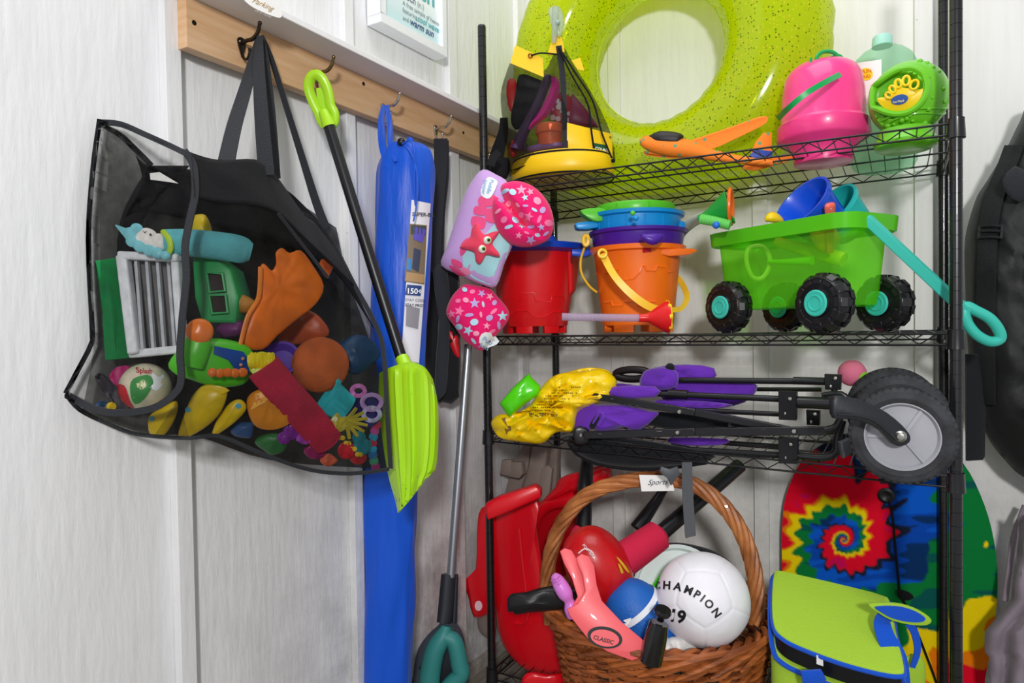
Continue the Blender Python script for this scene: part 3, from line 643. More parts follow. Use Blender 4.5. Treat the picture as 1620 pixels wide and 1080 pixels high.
# yellow fish squirters
def fish(out, d, T, eye, label, tail=None, col='#d9b818'):
    t = toy('fish_squirter', K(eye[0], eye[1], d), label); m, P = pil(out, d, T, n=3); build('body', m, plastic(col, .35), t)
    build('eye', decal(circ(eye[0], eye[1], 4.5, 12), P.at), plastic('#4aa0b4', .3), t)
    if tail: build('fin', prism(tail, (lambda x, y: dfun(d)(x, y)-T*.7), .2, .04, n=2), plastic(col, .35), t)
    return t
fish([(282, 690), (290, 660), (305, 625), (325, 608), (352, 612), (360, 622), (350, 650), (330, 672), (300, 690)], 38.7, .7, (297, 648), 'yellow fish squirter with a blue eye below the water blaster', [(318, 612), (345, 610), (362, 618), (345, 626), (322, 634)])
fish([(235, 660), (255, 645), (280, 634), (278, 660), (258, 690), (238, 688)], 38.7, .4, (240, 662), 'yellow fish squirter lying lowest behind the tote binding')
fish([(335, 690), (345, 660), (365, 636), (382, 632), (390, 645), (378, 662), (355, 680)], 39.5, .5, (377, 642), 'plain yellow squirter beside the folded orange cup')
def cup(name, x, y, d, rpx, out, col, label, dent=True):
    t = toy(name, K(x, y, d), label, 'cup'); m, P = pil(out, d, rpx*d/FPX*.6, n=4, nz=.2, seed=x); build('wall', m, mat('soft_'+col[1:], col, .4, translucent=.25), t)
    return t, P
t, P = cup('orange_cup', 427, 646, 39.9, 36, [(390, 640), (397, 622), (420, 614), (450, 618), (465, 640), (460, 668), (430, 680), (402, 672)], '#f09a2c', 'crumpled soft orange cup in the lower middle of the tote')
build('rolled_lip', decal([(390, 640), (404, 623), (425, 615), (451, 619), (465, 642), (455, 641), (446, 630), (424, 627), (408, 634), (398, 648)], P.at), mat('soft_light', '#f6b450', .4), t)
t = toy('foam_blaster', K(460, 630, 41), 'crimson foam water shooter with a lime end cap')
build('tube', ltube([(416, 580, 39.0, 1.0), (450, 620, 39.6, 1.0), (490, 665, 40.6, 1.0), (520, 700, 41.4, .9)], 1, 18), mat('foam_crimson', '#b3223f', .85, bump=.4, bscale=220), t)
build('end_cap', M().lathe([(.0, .14), (.5, .16), (.72, .1), (.75, -.1)][::-1], K(412, 575, 39.2), (K(414, 577, 39)-K(450, 616, 39.2)).normalized()*.5-FW, n=24), plastic('#b9d42c', .35), t, label='lime cap')
one('orange_foam_ball', sphere(507, 577, 43.3, 46, fn=lambda v: v*(1+.006*noise.noise(v*6)))[0], mat('foam_rust', '#c4602c', .9, bump=.5, bscale=160, var=.25, vscale=18), 'large rust orange foam ball behind the netting', 'ball')
cone_cup('purple_bowl', 446, 568, 42.6, 30, -FW+UP*.4+RT*.2, [(2, -14), (20, -12), (26, 4), (29, 4), (29, 6), (25, 6), (18, -8), (0, -9)], plastic('#5b3aa8', .4), 'purple plastic bowl behind the crimson foam shooter', 'bowl')
simple('dark_orange_mould', [(455, 505), (480, 490), (505, 500), (520, 530), (470, 545), (440, 540)], 45.6, .6, plastic('#b8502c', .4), 'dull orange mould above the foam ball', nz=.3)
cone_cup('teal_cup', 527, 632, 42.2, 30, -FW*.3+UP*.6-RT*.75, [(0, -30), (15, -30), (22, -28), (28, 8), (32, 8), (32, 14), (26, 14), (18, -24), (0, -25)], plastic('#2fb0bd', .35), 'turquoise cup tipped over next to the foam ball')
cone_cup('indigo_cup', 575, 648, 43.6, 30, -FW*.75+UP*.3+RT*.6, [(0, -26), (18, -26), (28, 4), (30, 4), (30, 8), (26, 8), (16, -20), (0, -21)], plastic('#2f2670', .35), 'indigo cup behind the yellow fan-finned fish')
for x, y, r, c_, l_ in ((567, 618, 10, '#c774ba', 'small pink ring toy above the indigo cup'), (588, 636, 15, '#b990cf', 'lilac ring toy right of the indigo cup'), (588, 655, 13, '#b8b4dc', 'pale lavender ring toy lowest of the rings')):
    one('ring_toy', M().tube([K(a, b_, 43.2) for a, b_ in circ(x, y, r, 20, r*.8)], .15, 8, closed=True), plastic(c_, .35), l_, 'toy')
t = toy('fan_fish_toy', K(548, 668, 42), 'olive yellow fish toy with fanned fins at the lower right of the tote'); m, P = pil([(517, 678), (524, 662), (536, 652), (550, 660), (556, 670), (545, 680), (532, 684)], 41.9, .35); OY = plastic('#b4a433', .45); build('body', m, OY, t)
m = M()
for a in range(7):
    an = math.radians(-62+a*24); ltube([(548, 666, 41.8, .14), (548+34*math.cos(an), 668+26*math.sin(an), 41.9, .1)], .12, 6, 1, m)
for a in range(5): an = math.radians(80+a*20); ltube([(530, 676, 41.8, .12), (530+22*math.cos(an), 676+20*math.sin(an), 41.8, .1)], .1, 6, 1, m)
build('fin', m, OY, t); build('eye', sphere(530, 663, 41.6, 4.5)[0], plastic('#e4dcae', .3), t)
t = toy('squid_toy', K(462, 688, 41), 'purple rubber squid below the crimson foam shooter'); m = M(); sphere(462, 682, 40.7, 14, m); sphere(450, 692, 40.7, 11, m); build('body', m, plastic('#7a2690', .35), t); m = M()
for k in range(3): ltube([(470, 686+k*4, 40.6), (482, 694+k*3, 40.6), (490, 686+k*5, 40.7)], .12, 6, m=m)
build('tentacle', m, plastic('#9a3aa8', .35), t)
t = toy('crab_toy', K(545, 712, 42.5), 'red and yellow rubber crab at the bottom of the tote'); build('body', sphere(548, 712, 42.4, 14)[0], plastic('#c42030', .35), t); m = M()
for i in range(8): sphere(538+i*4.6, 692+i*4.4-(i % 2)*4, 42.2, 4, m, 10, 6)
build('bead_row', m, plastic('#d8b82c', .4), t)
t = toy('toy_figure', K(572, 700, 43), 'small teal rubber figure beside the red crab'); m = M(); sphere(568, 692, 42.9, 11, m, 16, 10); sphere(573, 706, 43, 14, m, 16, 10); sphere(583, 702, 43, 6, m, 12, 8); build('body', m, plastic('#1e7c8a', .4), t)
t = toy('bead_ring', K(600, 690, 44.5), 'ring of pink, blue and red beads at the right end of the tote')
for i, c_ in enumerate(['#c0305e', '#b04a90', '#2a8fb8', '#b02848', '#2a8fb8', '#2a6aa8', '#3a8a6a', '#8a2a6a']):
    a = -1.9+i*.5; build('bead', sphere(603-14*math.cos(a*.55), 672+i*9.5, 44.6, 7.5, nu=12, nv=8)[0], plastic(c_, .35), t)
rnd = random.Random(5)
for i, (x, y, r, c_, l_) in enumerate(((430, 700, 24, '#2c6a35', 'dark green sand mould at the bottom of the tote'), (385, 680, 20, '#2b4c7c', 'dull blue sand mould behind the plain yellow squirter'), (500, 712, 18, '#8c1c58', 'deep magenta sand mould left of the red crab'), (470, 655, 18, '#6a1e2c', 'wine red sand mould under the crimson foam shooter'), (565, 560, 40, '#0f3e66', 'dark blue plastic box at the right side of the tote'), (380, 480, 24, '#b27a2c', 'ochre plastic scoop behind the green toy van'), (520, 728, 14, '#c0563a', 'coral red sand mould lowest in the tote'), (565, 724, 14, '#a82430', 'dark red ball at the bottom right of the tote'), (366, 520, 22, '#6a2a68', 'plum coloured mould between the toy van and the orange shovel'))):
    m, P = pil([(x+r*(.8+.35*rnd.random())*math.cos(a), y+r*.72*(.8+.35*rnd.random())*math.sin(a)) for a in [k*.785 for k in range(8)]], 40.8+(x-380)*.018+(3 if c_ == '#0f3e66' else 0), r*.03, nz=.15, seed=i); one('sand_mould', m, plastic(c_, .45), l_, 'toy')
INSIDE[0] = 0; CLAMP[0] = None
# ================================================================ SHOVEL
t = thing('snow_shovel', K(640, 700, 53), 'lime plastic shovel with a black shaft hanging on the brass hook', 'shovel'); LIME = mat('lime_plastic', '#a6d81c', .33, coat=.2, spec=.5)
SD = lambda x, y: 51.3-(y-120)*.0045
# D grip: loop with a web
m = M(); g = [(493, 121), (488, 138), (495, 160), (504, 178), (512, 196), (527, 196), (529, 180), (523, 168), (520, 150), (514, 132), (504, 119)]
pts = cat([(x, y, 50.4+.012*(y-120)) for x, y in g], 3)
build('grip', M().tube([K(*p) for p in pts], .26, 10, closed=True, flat=1.5), LIME, t, label='lime D-shaped grip')
build('grip_web', prism([(500, 140), (512, 136), (519, 152), (521, 175), (512, 182), (503, 168)], 51.2, .15), LIME, t)
build('grip_socket', ltube([(511, 176, 50.7, .38), (517, 190, 50.7, .46), (521, 201, 50.7, .5)], .4, 14, 3), LIME, t)
build('shaft', ltube([(520, 199, 50.7, .42), (640, 582, 49.9, .42)], .42, 18, 1), mat('black_shaft', '#17171b', .35, spec=.5), t, label='round black shaft')
# blade: dished sheet
bo = [[(603, 590), (622, 580), (648, 572), (668, 580), (682, 600)], [(602, 620), (622, 604), (646, 596), (672, 604), (689, 634)], [(604, 660), (624, 650), (648, 645), (674, 650), (691, 675)], [(610, 710), (628, 705), (650, 702), (674, 702), (690, 712)], [(618, 755), (632, 752), (650, 748), (670, 742), (687, 738)], [(628, 790), (636, 785), (648, 775), (664, 760), (684, 744)], [(632, 811), (636, 806), (646, 792), (662, 770), (684, 742)]]
rows = []
B = [cat(r, 9, False) for r in bo]; cols = [cat([B[j][i] for j in range(len(B))], 5, False) for i in range(len(B[0]))]
for j in range(len(cols[0])):
    r = []
    for i in range(len(cols)):
        x, y = cols[i][j]; u = i/(len(cols)-1); v = j/(len(cols[0])-1); d = 49.2-.5*v - 1.5*math.sin(math.pi*min(1, u))*(.35+.65*(1-v)) + (0 if u > .25 else (1-u/.25)*.9)
        rib = .24*max(0, math.cos(u*2*math.pi*6.5))**2*(1 if .08 < v < .95 and u > .28 else 0); r.append(K(x, y, d-rib))
    rows.append(r)
SCUF = mat('scuffed_lime', '#a6d81c', .33, coat=.2)
nt = SCUF.node_tree; N = nt.nodes; geo = N.new('ShaderNodeTexCoord'); mp = N.new('ShaderNodeMapping'); mp.inputs['Scale'].default_value = (60, 60, 24); mp.inputs['Rotation'].default_value = (.4, .3, 0); nn_ = N.new('ShaderNodeTexNoise'); nn_.inputs['Scale'].default_value = 2.4; nn_.inputs['Detail'].default_value = 6
nt.links.new(geo.outputs['Object'], mp.inputs[0]); nt.links.new(mp.outputs[0], nn_.inputs[0]); sep = N.new('ShaderNodeSeparateXYZ'); nt.links.new(geo.outputs['Generated'], sep.inputs[0])
mr1 = N.new('ShaderNodeMapRange'); mr1.inputs[1].default_value = .55; mr1.inputs[2].default_value = .1; mr1.inputs[3].default_value = .74; mr1.inputs[4].default_value = .62; nt.links.new(sep.outputs['Z'], mr1.inputs[0])
gt = N.new('ShaderNodeMath'); gt.operation = 'GREATER_THAN'; nt.links.new(nn_.outputs[0], gt.inputs[0]); nt.links.new(mr1.outputs[0], gt.inputs[1]); mx = N.new('ShaderNodeMix'); mx.data_type = 'RGBA'; mx.inputs[6].default_value = hexc('#a6d81c'); mx.inputs[7].default_value = hexc('#3a4a14'); nt.links.new(gt.outputs[0], mx.inputs[0]); nt.links.new(mx.outputs[2], N['Principled BSDF'].inputs['Base Color'])
bl = build('blade', M().grid(rows, .14), SCUF, t, label='ribbed lime blade with dark scuffs'); OR[bl.name] = OR[t.name]
build('socket', ltube([(636, 566, 49.7, .5), (646, 592, 49.0, .55), (656, 625, 48.4, .35), (664, 655, 48.0, .12)], .5, 14), LIME, t)
m = M()
for q in ([(617, 598), (628, 630), (634, 690), (636, 760)], [(641, 598), (648, 640), (654, 700), (652, 760)], [(668, 596), (678, 640), (681, 690), (676, 735)]):
    P_ = []
    ltube([(x, y, 48.6-.3*math.sin(math.pi*(x-600)/95)-(y-600)*.001) for x, y in q], .09, 6, m=m)
build('rib', m, LIME, t)
# ================================================================ BLUE UMBRELLA BAG
t = thing('umbrella_bag', K(640, 330, 61), 'tall bright blue nylon umbrella bag hanging from the third hook', 'bag'); BLU = mat('blue_nylon', '#0650c8', .42, bump=.8, bscale=9, bstretch=(6, 6, 1), sheen=.1, spec=.4)
tb = [(644, 228, 60, 24), (645, 238, 60, 34), (642, 262, 60, 42), (640, 300, 60, 44), (636, 400, 60, 45), (631, 520, 60, 44), (624, 640, 60, 43), (618, 760, 60, 43), (616, 900, 60, 41), (612, 1010, 60, 40), (608, 1110, 60, 39)]
rows = []
for x, y, d, w_ in cat(tb, 8, False):
    r = []
    for k in range(56):
        a = 2*math.pi*k/56; f_ = 1+.13*noise.noise(Vector((math.cos(a)*1.9, math.sin(a)*1.9, y*.009)))+.05*noise.noise(Vector((math.cos(a)*5, math.sin(a)*5, y*.012)))+.07*math.sin(5*a+y*.01)*max(0, (300-y)/70 if y < 300 else .12)
        r.append(K(x, y, d)+RT*(w_*d/FPX*math.cos(a)*f_)+FW*(w_*d/FPX*.72*math.sin(a)*f_))
    rows.append(r)
m = M().grid(rows, closed=True); n0 = len(m.v); m.add([K(644, 224, 60)], []); m.f += [(k, n0, (k+1) % 56) for k in range(56)]; m.add([K(608, 1112, 60)], []); b0 = n0-56; m.f += [(b0+k, b0+(k+1) % 56, n0+1) for k in range(56)]
build('sleeve', m, BLU, t, angle=80)
build('gathered_neck', ltube([(646, 236, 59.6, .9), (648, 226, 59.4, .4), (650, 219, 59.4, .3)], .6, 16), BLU, t)
build('cord_lock', sphere(635, 225, 58.8, 7)[0], plastic('#101014', .3), t, label='black cord lock')
for pts in ([(607, 166, 59.2, 6), (603, 190, 59.3, 10), (605, 230, 59.2, 12), (612, 262, 58.4, 8)], [(612, 166, 59, 6), (616, 195, 59, 9), (618, 232, 59, 8), (626, 255, 58, 5)]): build('strap', ribbon(pts, 10, .05), BLU, t)
m = M(); ltube([(636, 228, 58.5), (650, 222, 58.2), (656, 245, 57.8), (655, 290, 57.3), (657, 325, 57.0)], .07, 6, m=m); ltube([(640, 230, 58.5), (654, 250, 57.9), (661, 290, 57.2), (658, 330, 57.0), (654, 350, 57.0)], .07, 6, m=m); build('drawcord', m, BLU, t)
LS = lambda x, y: K(x, y, 60-.02-math.sqrt(max(0.02, 1-((x-(640-(y-300)*.045))/44)**2))*1.98)
def sheet(o4, n=6, mm=18, surf=LS, m=None):
    (x0, y0), (x1, y1), (x2, y2), (x3, y3) = o4; rows = []
    for j in range(mm+1):
        v = j/mm; rows.append([surf((x0+(x3-x0)*v)*(1-i/n)+(x1+(x2-x1)*v)*i/n, (y0+(y3-y0)*v)*(1-i/n)+(y1+(y2-y1)*v)*i/n) for i in range(n+1)])
    return (m or M()).grid(rows, .03)
lab = build('paper_sleeve', sheet([(651, 316), (681, 322), (662, 582), (634, 578)]), mat('card_white', '#e4e2ea', .5, bump=.1), t, label='printed cardboard label'); OR[lab.name] = OR[t.name]
LS2 = lambda x, y: LS(x, y)-(K(x, y, 60)-CAM).normalized()*.05
def lp(name, o4, col): build(name, sheet(o4, 4, 4, LS2), mat('print_'+col[1:], col, .5), lab)
lp('photo_print', [(648, 354), (675, 356), (671, 450), (640, 445)], '#7b6a58'); 
LS2 = lambda x, y: LS(x, y)-(K(x, y, 60)-CAM).normalized()*.09
for o4, c_ in (([(650, 356), (674, 358), (673, 372), (650, 370)], '#3b4638'), ([(655, 358), (674, 362), (668, 384), (654, 378)], '#5c4fb8'), ([(645, 408), (652, 410), (650, 428), (643, 426)], '#2f7ec0'), ([(655, 392), (666, 396), (662, 430), (652, 424)], '#39405a'), ([(643, 430), (671, 434), (670, 448), (641, 444)], '#b08c62')): lp('photo_print', o4, c_)
lp('banner', [(644, 450), (667, 452), (665, 468), (641, 466)], '#23407e')
lp('photo_print', [(643, 482), (664, 488), (661, 520), (642, 515)], '#8d8a92')
lp('banner', [(640, 570), (662, 574), (661, 584), (638, 580)], '#2a3f66')
INK = mat('ink_black', '#2c2f42', .6); LS3 = lambda x, y: LS(x, y)-(K(x, y, 60)-CAM).normalized()*.13
build('lettering', text_px('SUPER-BR', 652, 341, 8, LS3, 3, bold=True), INK, lab); build('lettering', text_px('150+', 643, 464, 12, LS3, 2, bold=True), mat('ink_white', '#ffffff', .6), lab)
build('lettering', text_px('STAY COOL', 641, 476, 6, LS3, 3), INK, lab); build('lettering', text_px('STAY PROT', 641, 484, 6, LS3, 3, bold=True), INK, lab)
# ================================================================ BLACK BAG behind
t = thing('black_carry_bag', K(700, 600, 66), 'narrow black carry bag hanging between the umbrella bag and the broom', 'bag')
build('body', pil([(673, 428), (700, 424), (726, 430), (728, 520), (727, 628), (700, 636), (690, 632), (672, 560)], 67.5, 1.2, n=2, p=4)[0], cloth('#17181c'), t)
build('front_flap', pil([(684, 428), (707, 424), (712, 500), (708, 600), (702, 626), (688, 628), (690, 560), (694, 500)], 66, .35, n=2, p=4)[0], cloth('#2b2d33'), t, label='dark grey front flap')
build('strap', ribbon([(697, 219, 65.6, 22), (697, 260, 66, 21), (693, 330, 66, 18), (688, 430, 66, 16)], 20, .1), STR, t); build('strap', ribbon([(703, 222, 66.2, 14), (704, 280, 66.8, 12), (698, 340, 67, 12), (696, 430, 66.6, 12)], 12, .1), STR, t)
simple('red_crab_toy', [(707, 518), (716, 524), (714, 532), (724, 530), (726, 545), (727, 566), (718, 560), (711, 545), (716, 540), (708, 532)], 66.5, .3, plastic('#c81420', .35), 'red plastic claw shape hanging behind the shell armband', n=2)
# ================================================================ BROOM AND DUSTPAN
t = thing('broom_and_dustpan', K(700, 1050, 66), 'silver-shafted dustpan set with black pan and teal handle standing by the baseboard', 'dustpan'); BPL = mat('charcoal_plastic', '#24272e', .42)
build('shaft', ltube([(741, 545, 68.5), (713, 912, 66)], .42, 16, 1), mat('brushed_aluminium', '#a9adb4', .32, metal=.75, bump=.05), t, label='silver metal shaft')
build('socket', ltube([(710, 908, 66, .75), (706, 960, 65.6, .8), (702, 985, 65.3, .7)], .7, 12, 2, flat=.6), BPL, t); build('socket', ltube([(722, 908, 66.2, .2), (719, 985, 65.6, .25)], .2, 8, 1), BPL, t)
build('pan', pil([(704, 960), (718, 980), (733, 1005), (738, 1050), (734, 1100), (648, 1110), (654, 1060), (662, 1025), (680, 1000), (696, 985)], 66.6, .8, n=4, p=5)[0], mat('slate_plastic', '#3b424e', .4), t, label='dark slate dustpan')
build('pan_mouth', pil([(706, 990), (720, 995), (730, 1020), (733, 1060), (728, 1105), (672, 1110), (684, 1040), (694, 1005)], 65.7, .25, n=3)[0], BPL, t)
m = M(); ltube([(706, 990, 64.6, .45), (702, 1005, 64.4, .8), (688, 1030, 64.3, .95), (680, 1070, 64.3, 1.0), (680, 1110, 64.3, 1.0)], .9, 14, m=m); ltube([(704, 1008, 64.3, .7), (719, 1015, 64.3, .8), (727, 1050, 64.3, .85), (729, 1066, 64.3, .85), (712, 1084, 64.3, .8), (700, 1100, 64.3, .8)], .8, 14, m=m); build('handle', m, mat('teal_rubber', '#2f7f7c', .5), t, label='teal hand grip')
m = M()
for i in range(9): m.box(K(684-i*2.4, 1025+i*4, 65.5), (.14, .1, .07))
build('bristle_comb', m, BPL, t)
# ================================================================ TOP SHELF
RINGM = mat('lime_glitter_vinyl', '#c6dd1a', .12, coat=.5, bump=.3, bscale=9, detail=3, spec=.6)
nt = RINGM.node_tree; N = nt.nodes; Lk = nt.links; b = N['Principled BSDF']; tc = N.new('ShaderNodeTexCoord')
def dots(scale, r, thr):
    v = N.new('ShaderNodeTexVoronoi'); v.inputs['Scale'].default_value = scale; Lk.new(tc.outputs['Object'], v.inputs[0]); lt = N.new('ShaderNodeMath'); lt.operation = 'LESS_THAN'; lt.inputs[1].default_value = r; Lk.new(v.outputs['Distance'], lt.inputs[0])
    sp_ = N.new('ShaderNodeSeparateColor'); Lk.new(v.outputs['Color'], sp_.inputs[0]); l2 = N.new('ShaderNodeMath'); l2.operation = 'LESS_THAN'; l2.inputs[1].default_value = thr; Lk.new(sp_.outputs[0], l2.inputs[0])
    mu = N.new('ShaderNodeMath'); mu.operation = 'MULTIPLY'; Lk.new(lt.outputs[0], mu.inputs[0]); Lk.new(l2.outputs[0], mu.inputs[1]); return mu
d1 = dots(145, .3, .45); d2 = dots(125, .3, .5)
m1 = N.new('ShaderNodeMix'); m1.data_type = 'RGBA'; m1.inputs[6].default_value = hexc('#d6ea12'); m1.inputs[7].default_value = hexc('#4c5c0c'); Lk.new(d1.outputs[0], m1.inputs[0])
m2 = N.new('ShaderNodeMix'); m2.data_type = 'RGBA'; Lk.new(d2.outputs[0], m2.inputs[0]); Lk.new(m1.outputs[2], m2.inputs[6]); m2.inputs[7].default_value = hexc('#ffee3c'); Lk.new(m2.outputs[2], b.inputs['Base Color'])
tr = N.new('ShaderNodeBsdfTransparent'); tr.inputs[0].default_value = hexc('#f2f65c'); tl = N.new('ShaderNodeBsdfTranslucent'); Lk.new(m2.outputs[2], tl.inputs[0])
x1 = N.new('ShaderNodeMixShader'); x1.inputs[0].default_value = .45; Lk.new(b.outputs[0], x1.inputs[1]); Lk.new(tl.outputs[0], x1.inputs[2])
x2 = N.new('ShaderNodeMixShader'); x2.inputs[0].default_value = .62; Lk.new(tr.outputs[0], x2.inputs[1]); Lk.new(x1.outputs[0], x2.inputs[2]); Lk.new(x2.outputs[0], N['Material Output'].inputs[0])
RC = Vector((14.1, 12.8, 39.7)); RM, Rm = 12.05, 5.0
ring = thing('swim_ring', (RC.x, RC.y, 25.5), 'giant inflated lime glitter swim ring leaning behind the top shelf', 'swim ring')
vs = []; nu, nv = 120, 36
for i in range(nu):
    a = 2*math.pi*i/nu
    for j in range(nv):
        t_ = 2*math.pi*j/nv; q = RM+Rm*math.cos(t_)
        q += .12*math.cos(t_)*max(0, math.cos(t_))**3*math.sin(a*34) + .08*(max(0, -math.cos(t_))**4)*math.sin(a*27)
        p = RC+Vector((q*math.cos(a), Rm*math.sin(t_), q*math.sin(a)))
        if p.z < 27.2:
            k = (27.2-p.z); p.z = 27.2-1.65*(1-math.exp(-k/1.65)); p.y += -.25*k*.3; p += Vector((0, .18*noise.noise(p*1.3), .14*abs(noise.noise(p*1.7))))*min(1, k)
        p.y = min(p.y, YB-.5); vs.append(p)
build('tube', M().add(vs, [(i*nv+j, i*nv+(j+1) % nv, ((i+1) % nu)*nv+(j+1) % nv, ((i+1) % nu)*nv+j) for i in range(nu) for j in range(nv)]), RINGM, ring, angle=80)
build('seam', M().tube([RC+Vector(((RM-Rm)*math.cos(a)*.992, 0, (RM-Rm)*math.sin(a)*.992)) for a in [2*math.pi*k/96 for k in range(96)]], .07, 6, closed=True), see('lime_seam', '#d6ea3c', '#e6f04a', .7, .15), ring)
# ---- backpack
INSIDE[0] = 6.5
bpk = thing('mesh_backpack', (8.6, 4.5, 25.5), 'yellow and black mesh drawstring backpack holding sand toys on the top shelf', 'backpack'); YEL = mat('yellow_vinyl', '#f6c80f', .38, bump=.25, bscale=14, spec=.5)
NET2 = see('black_fishnet', '#0d0d0e', '#d8d8d4', .26, .6, 45)
mb, BP = pil([(812, 96), (845, 104), (862, 112), (880, 78), (893, 76), (905, 98), (935, 145), (960, 195), (970, 228), (968, 262), (905, 270), (812, 276), (803, 240), (795, 190), (792, 150), (800, 118)], 62.3, 3.0, c=(880, 200), n=3, p=2.6)
build('netting', mb, NET2, bpk, label='black see-through netting')
m, c_, s_ = vlathe(889, 270, 4.6, [(289, 76), (284, 82), (276, 84), (262, 83), (252, 79)], n=48, ex=.82); build('base', m, YEL, bpk, label='yellow vinyl base')
for pr_ in ([(286, 83.5), (281, 83.5)],): pass
m = M(); m.tube([c_+Vector((5.35*math.cos(a), 4.35*math.sin(a), -1.1)) for a in [k*.1309 for k in range(48)]], .09, 6, closed=True); m.tube([c_+Vector((5.1*math.cos(a), 4.2*math.sin(a), .95)) for a in [k*.1309 for k in range(48)]], .13, 6, closed=True); build('piping', m, BFAB, bpk)
def onP(P, e=.05): return lambda x, y: P.at(x, y, e)
build('side_panel', sheet([(897, 194), (968, 212), (969, 262), (897, 262)], 10, 10, onP(BP, .1)), YEL, bpk, label='yellow vinyl side panel')
build('collar', sheet([(815, 72), (858, 92), (860, 122), (808, 100)], 6, 6, lambda x, y: K(x, y, 59.8)), YEL, bpk, label='yellow drawstring collar', solid=.06)
build('collar', sheet([(876, 55), (888, 58), (893, 82), (866, 88)], 4, 4, lambda x, y: K(x, y, 59.9)), YEL, bpk, label='yellow drawstring collar', solid=.06)
build('collar', sheet([(905, 96), (918, 92), (924, 112), (914, 110)], 4, 4, lambda x, y: K(x, y, 60.6)), YEL, bpk, label='yellow drawstring collar', solid=.06)
build('eyelet', M().tube([K(x, y, 59.65) for x, y in circ(839, 88, 3.2, 14)], .07, 6, closed=True), mat('brass', '#a8702a', .3, metal=.9), bpk)
m = M(); ltube([(840, 88, 59.6), (856, 84, 59.5), (882, 86, 59.5)], .08, 6, m=m)
ltube([(884, 76, 59.4), (905, 120, 59.3), (930, 165, 59.2), (936, 210, 59.2), (942, 250, 59.1)], .1, 6, m=m); ltube([(886, 78, 59.5), (912, 118, 59.3), (938, 160, 59.2), (952, 210, 59.2), (968, 250, 59.2)], .1, 6, m=m); m.ball(K(943, 256, 59.1), .22, 10, 6); m.ball(K(970, 254, 59.2), .22, 10, 6)
build('drawcord', m, BFAB, bpk)
build('strap', ribbon([(884, 72, 59.7, 9), (890, 120, 59.6, 9), (893, 180, 59.4, 8), (895, 240, 59.2, 8)], 9, .08), STR, bpk)
build('shoulder_strap', ribbon([(797, 186, 64.4, 12), (796, 210, 64.4, 16), (786, 245, 64.4, 22), (780, 275, 64.2, 26)], 14, .25), BFAB, bpk, label='black shoulder strap')
build('strap_loop', pil([(778, 258), (800, 248), (808, 262), (800, 284), (782, 286), (774, 274)], 63.6, .7, nz=.3)[0], BFAB, bpk)
build('zip_band', sheet([(806, 270), (860, 250), (925, 243), (926, 247)], 8, 2, onP(BP, .16)), BFAB, bpk)
lg = build('logo_patch', decal([(940, 226), (962, 230), (962, 247), (940, 243)], onP(BP, .4)), plastic('#14502f', .5), bpk, label='dark green logo patch'); OR[lg.name] = OR['mesh_backpack']
build('lettering', text_px('COUNT', 941, 237, 7.5, onP(BP, .48), 12, bold=True, sx=.8), mat('ink_white', '#fff', .6), lg); build('lettering', text_px('TOWN & CO', 941, 242, 3.6, onP(BP, .48), 12, sx=.9), mat('ink_white', '#fff', .6), lg)
simple('red_sand_mould', [(803, 128), (812, 124), (818, 134), (820, 172), (807, 176), (801, 150)], 62.4, .3, plastic('#cf1212', .35), 'upright red plastic toy at the left edge inside the backpack', n=2)
simple('red_sand_mould', [(810, 222), (819, 226), (816, 246), (808, 248), (807, 235)], 62.2, .3, plastic('#c81424', .35), 'small red plastic toy low inside the left of the backpack', n=2)
t = toy('toy_rod', K(830, 240, 62), 'dark violet plastic rod toy slanting inside the backpack'); build('rod', ltube([(868, 122, 61.3, .5), (848, 170, 61, .5), (828, 210, 61, .55), (818, 238, 61, .7)], .5, 12), plastic('#3d1f48', .3), t)
one('pink_shovel', M().grid([[K(x-w_, y, 60.9), K(x, y, 60.5), K(x+w_, y, 60.9)] for x, y, w_ in cat([(876, 122, 2), (879, 135, 5), (873, 155, 7), (860, 180, 7), (842, 196, 5), (838, 204, 2)], 4, False)], .15), plastic('#e0249a', .35), 'bright magenta curved toy handle inside the backpack', 'toy')
t = toy('printed_toy_tin', K(886, 200, 62), 'red and white patterned round toy behind the backpack strap'); mm_, PP = pil([(870, 160), (880, 146), (895, 148), (905, 160), (902, 185), (893, 200), (878, 192), (870, 178)], 61.4, .5); build('body', mm_, plastic('#b01c34', .4), t)
m = M(); rnd = random.Random(2)
for k in range(12): decal([(a, b_) for a, b_ in circ(872+rnd.random()*28, 154+rnd.random()*38, 3+rnd.random()*2.5, 7)], onP(PP), m, ringc=1)
build('print', m, plastic('#d8ccd4', .4), t)
simple('plum_bucket', [(898, 160), (906, 148), (930, 175), (948, 202), (900, 200), (893, 190)], 61.8, .8, plastic('#8e1d52', .4), 'plum coloured sand bucket inside the upper right of the backpack', 'bucket', n=1)
t = toy('orange_sand_pot', K(870, 230, 61), 'orange toy pot inside the backpack above the lilac dish'); m, _, _ = vlathe(870, 220, 0, [(232, 19), (214, 20), (212, 22), (202, 22), (198, 20), (198, 4)], depth=60.7); build('body', m, plastic('#f06a35', .4), t)
m, _, _ = vlathe(863, 236, 0, [(239, 26), (236, 32), (231, 33), (230, 28)], depth=60.9, ex=.5); one('lilac_dish', m, plastic('#9a72c4', .4), 'lilac toy dish lying under the orange pot in the backpack', 'dish')
simple('black_mesh_pouch', [(822, 118), (848, 124), (862, 135), (845, 170), (820, 205), (808, 190), (815, 150)], 62.2, .5, BFAB, 'crumpled black pouch inside the upper left of the backpack', 'pouch', nz=.3)
